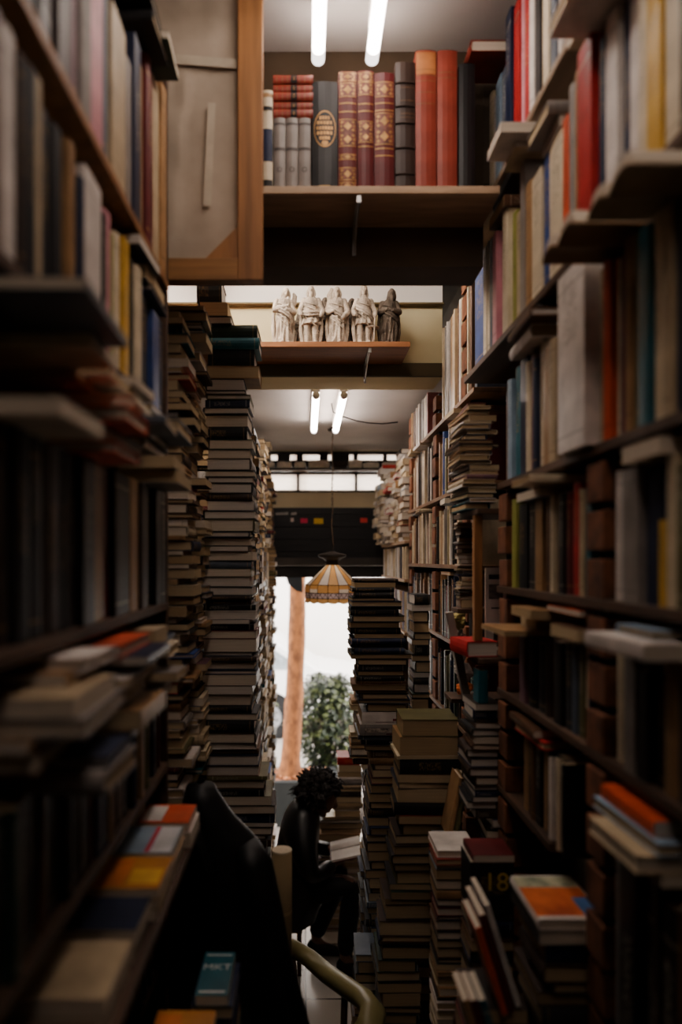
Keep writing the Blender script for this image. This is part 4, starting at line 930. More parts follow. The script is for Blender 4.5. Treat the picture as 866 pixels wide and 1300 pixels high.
# ------------------------------------------------------------------ leaning plank, tan plank, crumpled papers
gp = MB()
a, b = V((X(570, 2.38), 2.38, Z(777, 2.38))), V((X(593, 2.38), 2.38, Z(889, 2.38)))
dr = (b - a).normalized(); nn = V((dr.z, 0, -dr.x)) * .013
gp.rings([[p - nn + V((0, -.012, 0)), p + nn + V((0, -.012, 0)), p + nn + V((0, .012, 0)), p - nn + V((0, .012, 0))] for p in (a, b)])
tag(gp.build('leaning_plank', M('plank_grey', (150, 140, 130), .8, .15, 12), bevel=.002), 'thin grey plank leaning in front of the crumpled papers', 'plank')
o = MB().box((X(602.5, 2.2), 2.2, Hh(-.302) + .05), (X(613, 2.2), 2.23, Hh(.142) - .002)).build('upright_plank', wood_tan, bevel=.002)
tag(o, 'upright tan plank between the small pamphlets and the white magazine', 'plank')
for i, (px, py, s, c, nm) in enumerate(((583, 786, .028, (206, 190, 120), 'yellowish'), (581, 806, .022, (226, 220, 214), 'bright white'), (584, 828, .03, (170, 160, 156), 'grey'), (588, 852, .03, (196, 184, 176), 'pale'), (590, 875, .026, (220, 120, 40), 'orange'), (614, 857, .018, (160, 130, 90), 'beige'))):
    dd = 2.56 if i < 5 else 2.205
    mb = MB().ball((0, 0, 0), s, 18, 12)
    mb.v = [p * (1 + .55 * noise.noise(p / s * 1.6 + V((i * 7, 0, 0))) + .25 * noise.noise(p / s * 4 + V((0, i * 5, 0)))) + V((X(px, dd), dd, Z(py, dd))) for p in mb.v]
    o = mb.build('crumpled_paper', M('crumple_' + nm.replace(' ', '_'), c, .85, .2, 30, bump=.3)); tag(o, nm + ' crumpled paper wad stuffed between the two right bookcases', 'crumpled paper')
# thin pamphlets piled in the slot
DESC['XP'] = 'of the thin pamphlets in the slot between the right bookcases'
stack('XP', 2.41, Hh(.13), fixed(X(584, 2.41), X(606, 2.41)), zbot=Hh(-.165) + .0006, style='mixed', tr=(.006, .02), depth=(.06, .085), jit=.008, pg=(0, 3, 3, 1), head=1, yaw=.12)

# ------------------------------------------------------------------ coat on its stand, paper roll, bar stool
leather = M('black_leather', (15, 15, 17), .5, .3, 22, bump=.15, spec=.35)
cd = 2.03
ct = thing('hanging_coat', 'black leather coat hanging over a stand in front of the tall left stack', 'coat', (-.24, cd, .7))
mb = MB(); n = 40; rings = []
for z, cx, rx, ry in ((1.965, -.3, .012, .02), (1.955, -.3, .04, .045), (1.92, -.295, .055, .06), (1.87, -.285, .08, .065), (1.82, -.27, .115, .075), (1.78, -.255, .135, .08), (1.7, -.245, .14, .08), (1.55, -.23, .15, .078), (1.4, -.215, .16, .08), (1.25, -.2, .17, .082), (1.05, -.19, .18, .085), (.8, -.185, .19, .088)):
    f = max(0, min(1, (1.85 - z) / .6)); ring = []
    for k in range(n):
        a = 2 * math.pi * k / n; w = 1 + f * (.1 * math.sin(5 * a + z * 2.2) + .05 * math.sin(11 * a + z * 6))
        ring.append(V((cx + rx * w * math.cos(a), cd + ry * w * math.sin(a), z)))
    rings.append(ring)
mb.rings(rings, caps=False).build('coat_body', leather, ct, True)
mb = MB(); pts = [(-.18, cd - .02, 1.79), (-.148, cd - .035, 1.74), (-.122, cd - .04, 1.62), (-.09, cd - .045, 1.48), (-.05, cd - .045, 1.34), (-.012, cd - .04, 1.2), (.0, cd - .04, 1.12)]
mb.tube(pts, [.05, .055, .056, .053, .05, .048, .046], 16)
mb.v = [p + V((.006 * noise.noise(p * 22), .008 * noise.noise(p * 18), 0)) for p in mb.v]
mb.build('sleeve', leather, ct, True)
MB().tube([(-.34, cd - .075, 1.9), (-.3, cd - .095, 1.86), (-.26, cd - .098, 1.76), (-.25, cd - .1, 1.6)], [.012, .022, .026, .012], 8, flat=.4).build('lapel', leather, ct, True)
cs = thing('coat_stand', 'dark stand under the hanging black coat', 'coat stand', (-.2, cd, 0))
MB().lathe([(.014, .03), (.014, 1.3), (.012, 1.8)], (-.24, cd, 0), 12).build('pole', black_paint, cs, True)
for q in range(3):
    a = 2 * math.pi * q / 3 + .5; MB().tube([(-.24, cd, .14), (-.24 + .06 * math.cos(a), cd + .06 * math.sin(a), .08), (-.24 + .09 * math.cos(a), cd + .09 * math.sin(a), .011)], .01, 8).build('leg', black_paint, cs, True)
rx_ = X(358, 2.2)
pr = thing('paper_roll', 'tall roll of cream paper standing beside the black coat', 'paper roll', (rx_, 2.2, 0))
pz = Z(1080, 2.2)
MB().tube([(rx_, 2.2, 0.001), (rx_, 2.2, pz - .2), (rx_, 2.2, pz)], .031, 22).build('roll', M('roll_paper', (150, 128, 92), .8, .2, 4, stretch=(1, 1, .4)), pr, True)
MB().tube([(rx_, 2.2, pz + .0003), (rx_, 2.2, pz + .004)], .0315, 22).build('rolled_end', M('roll_end', (204, 190, 164), .85, .1, 60), pr)
MB().tube([(rx_, 2.2, pz - .19), (rx_, 2.2, pz - .18)], .0318, 22).build('band', M('roll_band', (176, 152, 110), .7), pr)
bx_, bd = .1, 2.5
bs = thing('bar_stool', 'tall stool with a curved olive wooden backrest at the bottom of the aisle', 'stool', (bx_, bd, 0))
ol = M('olive_lacquer', (128, 118, 76), .4, .18, 8)
zr = Z(1255, 2.4)
pts = []
for px, py, d in ((354, 1196, 2.63), (370, 1202, 2.66), (392, 1216, 2.66), (415, 1236, 2.58), (438, 1252, 2.5), (462, 1268, 2.4), (474, 1284, 2.3), (470, 1304, 2.22), (452, 1330, 2.18)):
    pts.append((X(px, d), d, Z(py, d)))
MB().tube(pts, [.032, .038, .042, .044, .045, .045, .045, .044, .04], 14, flat=.75).build('backrest', ol, bs, True)
MB().lathe([(.0, .76), (.15, .762), (.165, .775), (.165, .8), (.15, .812), (.0, .814)], (bx_, bd - .05, 0), 28).build('seat', leather, bs, True)
for x_, y_ in ((-1, -1), (1, -1), (-1, 1), (1, 1)):
    MB().tube([(bx_ + x_ * .1, bd - .05 + y_ * .1, .76), (bx_ + x_ * .15, bd - .05 + y_ * .14, .0)], [.015, .012], 8).build('leg', wood_dark, bs, True)
for q in (1, 4, 7): MB().tube([pts[q], (bx_ + (pts[q][0] - bx_) * .75, bd - .05 + (pts[q][1] - bd + .05) * .75, .8)], [.012, .012], 8).build('back_post', wood_dark, bs, True)

# ------------------------------------------------------------------ seated reader
PD = 4.56
def PX(px): return X(px, PD)
def PZ(py): return Z(py, PD)
skin = M('skin', (120, 84, 64), .6, .1, 10); coat_m = M('reader_coat', (16, 16, 19), .42, .3, 16, bump=.15, spec=.5); trous = M('reader_trousers', (17, 17, 20), .8, .2, 12); shoe = M('reader_shoes', (14, 13, 13), .4)
hair_m = M('reader_hair', (46, 40, 37), .7, .4, 40)
pt = thing('person', 'person in a black coat seated on a low stool, head bent over a book', 'person', (PX(398), PD, 0))
def skinned(name, verts, edges, root, m, sub=2):
    me = bpy.data.meshes.new(name); off = pt.location
    me.from_pydata([tuple(V(p[0]) - off) for p in verts], edges, []); me.materials.append(m)
    o = bpy.data.objects.new(name, me); COL.objects.link(o); o.parent = pt
    s = o.modifiers.new('skin', 'SKIN'); s.use_smooth_shade = True; s.branch_smoothing = .4
    sv = me.skin_vertices[0].data
    for i, p in enumerate(verts):
        r = p[1]; sv[i].radius = (r, r) if not hasattr(r, '__len__') else r
        sv[i].use_root = i == root
    u = o.modifiers.new('sub', 'SUBSURF'); u.levels = u.render_levels = sub
    return o
y = PD
P = {}
vs, es = [], []
def jv(n, p, r, par=None):
    P[n] = len(vs); vs.append((p, r))
    if par: es.append((P[par], P[n]))
jv('pelvis', (-.045, y, .5), (.11, .14)); jv('waist', (-.055, y, .64), (.1, .12), 'pelvis'); jv('chest', (-.05, y, .83), (.11, .145), 'waist'); jv('upper', (-.015, y, .95), (.075, .09), 'chest')
jv('neck', (.035, y, 1.0), .058, 'upper'); jv('jawback', (.07, y, 1.035), .07, 'neck'); jv('head', (.09, y, 1.085), (.09, .075), 'jawback'); jv('crown', (.085, y, 1.14), (.06, .055), 'head')
for s, kn, an, to in ((-1, (.3, y - .1, .57), (.245, y - .11, .1), (.36, y - .12, .04)), (1, (.25, y + .1, .58), (.06, y + .11, .11), (.17, y + .11, .04))):
    q = 'r' if s < 0 else 'l'
    jv('hip' + q, (-.03, y + s * .09, .49), .085, 'pelvis'); jv('thigh' + q, ((kn[0] - .03) / 2, (kn[1] + y + s * .09) / 2, .54), .08, 'hip' + q); jv('knee' + q, kn, .06, 'thigh' + q)
    jv('calf' + q, tuple((V(kn) * .6 + V(an) * .4) + V((-.015, 0, 0))), .055, 'knee' + q); jv('ankle' + q, an, .036, 'calf' + q); jv('ball' + q, tuple((V(an) + V(to)) / 2 + V((0, 0, -.025))), .034, 'ankle' + q); jv('toe' + q, to, .026, 'ball' + q)
    sh_ = (-.02, y + s * .17, .93); el = (.04, y + s * .22, .66); wr = (.19, y + s * .1, .7); hd = (.235, y + s * .075, .715)
    jv('shoulder' + q, sh_, .052, 'upper'); jv('uarm' + q, tuple((V(sh_) + V(el)) / 2), .046, 'shoulder' + q); jv('elbow' + q, el, .044, 'uarm' + q); jv('farm' + q, tuple((V(el) + V(wr)) / 2), .038, 'elbow' + q)
    jv('wrist' + q, wr, .026, 'farm' + q); jv('palm' + q, hd, (.032, .018), 'wrist' + q)
    for f, (dy, L) in enumerate(((-.026, .07), (-.009, .08), (.009, .076), (.025, .06))):
        a = V(hd) + V((.03, dy, .0)); jv('f%s%d' % (q, f), tuple(a), .0085, 'palm' + q)
        jv('g%s%d' % (q, f), tuple(a + V((L * .5, 0, .004))), .008, 'f%s%d' % (q, f)); jv('h%s%d' % (q, f), tuple(a + V((L * .8, -s * .004, .022))), .007, 'g%s%d' % (q, f))
    jv('th%s' % q, tuple(V(hd) + V((.0, -s * .032, .016))), .01, 'palm' + q); jv('tt%s' % q, tuple(V(hd) + V((.035, -s * .045, .034))), .0085, 'th' + q)
skinned('body', vs, es, 0, skin)
# face: nose, brow, ears, lips on the bent head, turned down towards the book
hc = V((.1, y, 1.075)); Rh = Matrix.Rotation(.45, 3, 'Y')
fm = MB()
fm.ball(hc, (.098, .078, .118), 24, 16, Rh)
for c, r in (((.1, 0, -.012), (.022, .014, .024)), ((.083, 0, -.053), (.012, .022, .007)), ((.08, 0, -.064), (.011, .02, .006)), ((.088, 0, .024), (.014, .05, .01)), ((.056, 0, -.092), (.026, .026, .02)), ((0, -.078, -.01), (.02, .01, .03)), ((0, .078, -.01), (.02, .01, .03)), ((.086, -.032, .006), (.012, .015, .009)), ((.086, .032, .006), (.012, .015, .009))):
    fm.ball(hc + Rh @ V(c), r, 10, 7, Rh)
fm.build('face', skin, pt, True)
hm = MB()
for q in range(420):
    a = RND.uniform(0, 2 * math.pi); e = RND.uniform(-.5, 1.5)
    dv = V((math.cos(e) * math.cos(a), math.cos(e) * math.sin(a), math.sin(e)))
    if dv.x > .35 and dv.z < .5: continue
    dv = Rh @ dv
    rr_ = RND.uniform(.8, 1.18); c = hc + V((-.022, 0, .03)) + V((dv.x * .118, dv.y * .11, dv.z * .112)) * rr_
    hm.ball(c, RND.uniform(.016, .034), 7, 5)
    hm.tube([c, c + dv * .03 + V((RND.uniform(-.02, .02), RND.uniform(-.02, .02), .01)), c + dv * .045 + V((RND.uniform(-.03, .03), 0, -.01))], [.01, .006, .001], 5)
hm.build('hair', hair_m, pt, True)
# coat: back, collar, sleeves and a skirt hanging over the stool
cvs = [((-.05, y, .47), (.135, .165)), ((-.065, y, .62), (.14, .16)), ((-.065, y, .8), (.15, .175)), ((-.03, y, .94), (.14, .16)), ((.03, y, 1.01), (.085, .09)),
       ((-.03, y - .16, .94), .11), ((-.01, y - .215, .8), .085), ((.04, y - .235, .66), .062), ((.12, y - .17, .675), .054), ((.185, y - .105, .695), .042),
       ((-.03, y + .16, .94), .11), ((-.01, y + .215, .8), .085), ((.04, y + .235, .66), .062), ((.12, y + .17, .675), .054), ((.185, y + .105, .695), .042)]
skinned('coat', cvs, [(0, 1), (1, 2), (2, 3), (3, 4), (3, 5), (5, 6), (6, 7), (7, 8), (8, 9), (3, 10), (10, 11), (11, 12), (12, 13), (13, 14)], 0, coat_m)
sk = MB(); rings = []
for z, x_a, x_b, ry in ((.62, -.19, .06, .16), (.5, -.2, .16, .2), (.4, -.205, .1, .215), (.33, -.2, .075, .22)):
    rings.append([V(((x_a + x_b) / 2 + (x_b - x_a) / 2 * math.cos(a) * (1 + .04 * math.sin(7 * a)), y + ry * math.sin(a) * (1 + .03 * math.sin(9 * a)), z)) for a in [2 * math.pi * k / 40 for k in range(40)]])
sk.rings(rings, caps=False).build('coat_skirt', coat_m, pt, True)
MB().tube([(.03, y - .1, 1.0), (-.04, y, 1.05), (.03, y + .1, 1.0), (.08, y + .05, .985)], [.02, .026, .02, .012], 10).build('collar', coat_m, pt, True)
for s, kn, an in ((-1, (.3, y - .1, .57), (.245, y - .11, .1)), (1, (.25, y + .1, .58), (.06, y + .11, .11))):
    h0 = V((-.02, y + s * .09, .5)); k_ = V(kn); a_ = V(an) + V((0, 0, .01))
    skinned('trouser_leg', [(tuple(h0), .098), (tuple((h0 + k_) / 2), .092), (tuple(k_), .077), (tuple((k_ + a_) / 2), .068), (tuple(a_), .056)], [(0, 1), (1, 2), (2, 3), (3, 4)], 0, trous)
for an in ((.245, y - .11), (.06, y + .11)):
    mb = MB(); rings = []
    for f, w, hgt in ((-.07, .03, .07), (-.05, .042, .1), (0, .044, .11), (.06, .046, .075), (.12, .044, .055), (.16, .03, .04)):
        rings.append([V((an[0] + f + .02, an[1] + w * math.cos(a), max(.001, hgt / 2 + hgt / 2 * math.sin(a)))) for a in [2 * math.pi * k / 14 for k in range(14)]])
    mb.rings(rings).build('shoe', shoe, pt, True)
st = thing('low_stool', 'low wooden stool hidden under the black coat of the reader', 'stool', (-.06, y, 0))
MB().box((-.17, y - .14, .27), (-.02, y + .14, .3)).build('seat', wood_dark, st, bevel=.004)
for a_ in (-.15, -.04):
    for b_ in (-.12, .12): MB().box((a_ - .014, y + b_ - .014, 0), (a_ + .014, y + b_ + .014, .27)).build('leg', wood_dark, st)
# the open book in the reader's hands
ob = thing('open_book', "open book with white pages held in the reader's hands", 'book', (.255, y, .75))
pgm = page_mat(0); mb = MB(); cv = MB(); sl = .22
for s in (-1, 1):
    top, bot = [], []
    for k in range(9):
        f = k / 8; yy = s * .012 + s * .135 * f; zz_ = .018 * math.sin(math.pi * min(1, f * 1.3)) * (1 - f) + .012
        top.append((yy, zz_)); bot.append((yy, 0))
    rg = []
    for xx_ in (-.095, .095):
        rg.append([V((.258 + xx_, y + q_[0], .738 + q_[1] + xx_ * sl)) for q_ in top] + [V((.258 + xx_, y + q_[0], .738 + q_[1] + xx_ * sl)) for q_ in reversed(bot)])
    mb.rings(rg)
    cv.rings([[V((.258 + xx_, y + s * .002, .733 + xx_ * sl)), V((.258 + xx_, y + s * .152, .733 + xx_ * sl)), V((.258 + xx_, y + s * .152, .737 + xx_ * sl)), V((.258 + xx_, y + s * .002, .737 + xx_ * sl))] for xx_ in (-.1, .1)])
mb.build('pages', M('open_pages', (222, 214, 206), .8, .06, 20), ob); cv.build('cover', cover_mat('dark red', 'hard'), ob)

# ------------------------------------------------------------------ outside the door: planter, tree, bush, car
pl = thing('tree_planter', 'low grey street planter with leaf litter at the foot of the tree', 'planter', (-.1, 7.2, 0))
MB().box((-1.0, 6.95, -.02), (.32, 7.02, .42)).box((-1.0, 7.4, -.02), (.32, 7.47, .42)).box((-1.0, 7.02, -.02), (-.93, 7.4, .42)).box((.25, 7.02, -.02), (.32, 7.4, .42)).build('planter_wall', M('planter_stone', (34, 36, 36), .85, .2, 9), pl)
mb = MB(); rs_ = []
for j in range(13): rs_.append([V((-.93 + 1.18 * i / 40, 7.02 + .38 * j / 12, .405 + .025 * noise.noise(V((i * .7, j * .8, 1))))) for i in range(41)])
mb.rings(rs_, closed=False).build('soil', M('soil_litter', (170, 112, 76), .9, .5, 40, col2=(90, 56, 38), bump=.4), pl, True)
mb = MB()
for q in range(420):
    c = V((RND.uniform(-.9, .22), RND.uniform(7.03, 7.39), .428 + RND.uniform(0, .012))); R3 = Matrix.Rotation(RND.uniform(0, 6.28), 3, 'Z') @ Matrix.Rotation(RND.uniform(-.5, .5), 3, 'X')
    l, w = RND.uniform(.015, .03), RND.uniform(.008, .014)
    mb.add([c + R3 @ V(p) for p in ((-l, 0, 0), (0, -w, .004), (l, 0, 0), (0, w, .004))], [(0, 1, 2, 3)], mi=q % 2)
o = mb.build('leaf_litter', [M('litter_orange', (196, 120, 72), .85), M('litter_pale', (206, 160, 120), .85)], pl); o['kind'] = 'stuff'
TD = 7.2
tt_ = thing('street_tree', 'orange-brown tree trunk standing in the planter outside the door', 'tree', (X(368, TD), TD, .41))
mb = MB(); tp = [(367, 986, .155), (368, 979, .125), (369, 965, .108), (371, 930, .1), (374, 880, .098), (376, 820, .096), (377, 780, .092), (377.5, 745, .09), (378, 700, .09), (381, 560, .085), (384, 420, .08)]
fine = []
for (a0, b0, r0_), (a1, b1, r1_) in zip(tp, tp[1:]):
    for q in range(4): f = q / 4; fine.append((X(a0 + (a1 - a0) * f, TD), Z(b0 + (b1 - b0) * f, TD), r0_ + (r1_ - r0_) * f))
rs_ = []
for x_, z_, r_ in fine:
    ring = []
    for k in range(28):
        a = 2 * math.pi * k / 28; fl = (r_ / .1 - 1) * .5 if r_ > .105 else 0
        rr = r_ * .92 * (1 + .09 * noise.noise(V((math.cos(a) * 1.6, math.sin(a) * 1.6, z_ * 2.2))) + .04 * noise.noise(V((math.cos(a) * 5, math.sin(a) * 5, z_ * 9))) + fl * .5 * math.sin(a * 4 + 1))
        ring.append(V((x_ + rr * math.cos(a), TD + rr * math.sin(a), z_)))
    rs_.append(ring)
bark = M('bark_orange', (138, 86, 42), .85, .5, 16, stretch=(1, 1, .6), col2=(88, 52, 26), bump=.5)
mb.rings(rs_).build('trunk', bark, tt_, True)
for a_, l_ in ((.5, .9), (2.4, .8), (4.2, .85)):
    top = V((fine[-1][0], TD, fine[-1][1]))
    MB().tube([top - V((0, 0, .05)), top + V((.25 * math.cos(a_), .25 * math.sin(a_), .3)), top + V((l_ * math.cos(a_), l_ * math.sin(a_), .8))], [.06, .045, .02], 8).build('bough', bark, tt_, True)
mb = MB()
for q in range(1500):
    a, e, rr = RND.uniform(0, 6.28), RND.uniform(-.2, 1.3), RND.uniform(.5, 1.3)
    c = top + V((rr * math.cos(e) * math.cos(a), rr * math.cos(e) * math.sin(a), .45 + rr * math.sin(e) * .7)); R3 = Matrix.Rotation(RND.uniform(0, 6.28), 3, 'Z') @ Matrix.Rotation(RND.uniform(-1, 1), 3, 'X')
    mb.add([c + R3 @ V(p) for p in ((-.07, 0, 0), (0, -.03, .01), (.07, 0, 0), (0, .03, .01))], [(0, 1, 2, 3)])
mb.build('crown', M('tree_leaf', (70, 84, 44), .7), tt_)
def shrub(cx, cy, zb, wx, hz, n, label, seed):
    rn = random.Random(seed)
    t = thing('leafy_shrub', label, 'shrub', (cx, cy, zb))
    lf, lf2 = MB(), MB(); stm = MB()
    for q in range(26):
        a = rn.uniform(0, 6.28); r = rn.uniform(.1, .5) * wx; h = rn.uniform(.5, .95) * hz
        stm.tube([(cx, cy, zb + .02), (cx + r * .5 * math.cos(a), cy + r * .5 * math.sin(a), zb + h * .5), (cx + r * math.cos(a), cy + r * math.sin(a), zb + h)], [.012, .008, .003], 5)
    for q in range(n):
        a = rn.uniform(0, 6.28); zf = rn.random() ** .75; rr = wx * .5 * math.sqrt(rn.random()) * (1.0 - .62 * max(0, zf - .6) / .4) * (.6 + .4 * min(1, zf * 2.5))
        rr *= 1 + .5 * noise.noise(V((math.cos(a) * 2, math.sin(a) * 2, zf * 3 + seed)))
        c = V((cx + rr * math.cos(a), cy + rr * math.sin(a), zb + .06 + zf * hz * (1 + .12 * noise.noise(V((math.cos(a) * 2, math.sin(a) * 2, 9))))))
        R3 = Matrix.Rotation(a + rn.uniform(-.7, .7), 3, 'Z') @ Matrix.Rotation(rn.uniform(-.2, .9), 3, 'Y')
        l, w = rn.uniform(.045, .085), rn.uniform(.018, .032)
        (lf if rn.random() < .7 else lf2).add([c + R3 @ V(p) for p in ((0, 0, 0), (l * .5, -w, .004), (l, 0, -.008), (l * .5, w, .004))], [(0, 1, 2, 3)])
    lf.build('foliage', M('leaf_dark', (30, 40, 22), .4, .3, 5), t); lf2.build('young_leaf_sprays', M('leaf_light', (84, 92, 52), .5, .3, 5), t)
    stm.build('stem', M('stem_brown', (60, 46, 34), .8), t)
    MB().lathe([(.1, 0), (.16, .02), (.19, .3), (.2, .32), (.17, .32), (.165, .29), (.0, .28)], (cx, cy, -.02), 20).build('pot', M('pot_dark', (38, 34, 32), .7), t, True)
shrub(.25, 8.0, .26, .92, .98, 4200, 'dense dark green shrub in a pot outside the door', 3)
shrub(-.62, 8.5, .26, .5, .95, 500, 'thin straggly shrub behind the tree trunk outside', 5)
cy = 10.4
car = thing('parked_car', 'white car parked across the street, its dark wheel beside the tree', 'car', (-1.0, cy, -.02))
cw = M('car_white', (232, 230, 228), .25, .03, 2); prof = [(-2.1, .3), (-2.15, .62), (-2.0, .85), (-1.2, .95), (-.55, 1.38), (.7, 1.42), (1.35, 1.0), (2.0, .9), (2.12, .6), (2.08, .3)]
def carx(x): return -1.15 + x
mb = MB(); mb.rings([[V((carx(x), yy, z - .02)) for x, z in prof] for yy in (cy, cy + 1.6)]); mb.build('car_body', cw, car, bevel=.03)
MB().rings([[V((carx(x), yy, z - .02)) for x, z in ((-.95, .98), (-.45, 1.32), (.62, 1.35), (1.12, 1.02))] for yy in (cy - .012, cy - .004)]).build('side_window', M('car_glass', (150, 156, 160), .1), car)
for x_ in (-1.35, .62):
    wb = MB().tube([(carx(x_), cy - .03, .3), (carx(x_), cy + .18, .3)], .315, 26); tyre = wb.build('tyre', M('tyre_black', (22, 22, 23), .8), car)
    MB().tube([(carx(x_), cy - .04, .3), (carx(x_), cy - .032, .3)], .18, 20).build('wheel_rim', M('rim_grey', (140, 140, 142), .4), tyre)
    MB().tube([(carx(x_), cy - .008, .3), (carx(x_), cy - .002, .3)], .37, 26).build('wheel_arch', M('arch_black', (16, 16, 17), .8), car)
MB().box((carx(-.9), cy - .14, .93), (carx(-.72), cy - .02, 1.05)).build('wing_mirror', M('mirror_grey', (150, 148, 146), .4), car, bevel=.02)

# two curling open paperbacks lying over the row under the second board of the right bookcase
for i, (da, db, xa, xb, nm) in enumerate(((1.235, 1.405, .468, .64, 'farther'), (1.05, 1.225, .485, .65, 'nearer'))):
    zb = Hh(.232) + .86 * .408 + .0022
    op = thing('open_paperback', 'curling open paperback jutting out below the second right board, the %s of two' % nm, 'book', ((xa + xb) / 2, (da + db) / 2, zb), 'books in the right bookcase')
    def wave(f, lift): return zb + .0015 + lift * (.017 * abs(math.sin(math.pi * 2 * f)) ** .8)
    for nm2, m_, a0, a1, off, th in (('cover', cover_mat(('tan', 'beige')[i], 'paper'), 0, 1, 0, .0012), ('page_block', page_mat(0), .015, .985, .0014, .02)):
        rg = []
        for k in range(25):
            f = a0 + (a1 - a0) * k / 24; d = da + (db - da) * f; lift = 1.0; t_ = th * (min(1, f * 9, (1 - f) * 9, abs(f - .5) * 12 + .25) if th > .01 else 1)
            z0_ = wave(f, lift) + off
            e_ = .004 if th > .01 else 0
            rg.append([V((xa + e_, d, z0_ - .004 * math.sin(3 * f))), V((xb - e_, d, z0_)), V((xb - e_, d, z0_ + t_)), V((xa + e_, d, z0_ + t_ - .004 * math.sin(3 * f)))])
        MB().rings(rg).build(nm2, m_, op, False)
# ------------------------------------------------------------------ which books show: rays from the eye
bpy.context.view_layer.update()
dg = bpy.context.evaluated_depsgraph_get()
VV, FF, OWN = [], [], []
for o in list(SC.objects):
    if o.type != 'MESH' or o.name.startswith(('figure', 'foliage', 'crown', 'leaf_litter', 'young')): continue
    ev = o.evaluated_get(dg); me = ev.to_mesh(); b = len(VV); mw = o.matrix_world
    if 'window' not in o.name:
        VV += [mw @ v.co for v in me.vertices]; FF += [tuple(b + k for k in p.vertices) for p in me.polygons]; OWN += [-1] * len(me.polygons)
    ev.to_mesh_clear()
for i, bk in enumerate(BOOKS):
    t, h, w = bk['t'] / 2, bk['h'], bk['w']; b = len(VV)
    VV += [bk['M'] @ V((x, y_, z)) for z in (0, h) for y_ in (0, w) for x in (-t, t)]
    for f in ((0, 2, 3, 1), (4, 5, 7, 6), (0, 1, 5, 4), (2, 6, 7, 3), (1, 3, 7, 5), (0, 4, 6, 2)): FF.append(tuple(b + k for k in f)); OWN.append(i)
bvh = BVHTree.FromPolygons(VV, FF)
eye = V((0, 0, EYE))
STEP = 3
for py in range(1, 1300, STEP):
    for px in range(1, 866, STEP):
        hit = bvh.ray_cast(eye, V(((px - VX) / FL, 1, -(py - VY) / FL)))
        if hit[2] is not None and OWN[hit[2]] >= 0: BOOKS[OWN[hit[2]]]['hits'] += 1
N_SINGLE = 300
order = sorted(range(len(BOOKS)), key=lambda i: (-(BOOKS[i]['hits'] + (10000 if BOOKS[i].get('keep') and BOOKS[i]['hits'] > 0 else 0)), i))
single = set(order[:N_SINGLE])
print('books', len(BOOKS), 'seen', sum(1 for b in BOOKS if b['hits']), 'cut at', BOOKS[order[N_SINGLE - 1]]['hits'], 'rays outside singles', sum(BOOKS[i]['hits'] for i in order[N_SINGLE:]), 'of', sum(b['hits'] for b in BOOKS))
# ------------------------------------------------------------------ decoration of particular books (local: X thickness, Y=0 spine, Z height)
gold = M('gilt', (178, 134, 74), .4, .3, 40, metal=.35); gold_d = M('gilt_worn', (136, 98, 60), .5, .4, 50)
def patch(bk, e, name, m, x0, x1, z0, z1, out=.0006, bulge=True):
    """thin panel lying on the curved spine"""
    t = bk['t']; sp = min(.005, t * .18) if bk['kind'] == 'hard' else 0
    mb = MB(); n = 7; rg = []
    for z in (z0, z1):
        rg.append([V((x0 + (x1 - x0) * k / n, sp * ((x0 + (x1 - x0) * k / n) / (t / 2)) ** 2 - out, z)) for k in range(n + 1)])
    mb.rings(rg, closed=False)
    return mb.build(name, m, e)
def text_on(e, name, s, size, loc, rot, m):
    c = bpy.data.curves.new(name, 'FONT'); c.body = s; c.size = size; c.align_x = 'CENTER'; c.align_y = 'CENTER'; c.extrude = .0002
    tmp = bpy.data.objects.new(name, c); COL.objects.link(tmp); c.materials.append(m); bpy.context.view_layer.update()
    me = bpy.data.meshes.new_from_object(tmp.evaluated_get(bpy.context.evaluated_depsgraph_get())); bpy.data.objects.remove(tmp)
    o = bpy.data.objects.new(name, me); COL.objects.link(o); o.parent = e; o.location = loc; o.rotation_euler = rot
    return o
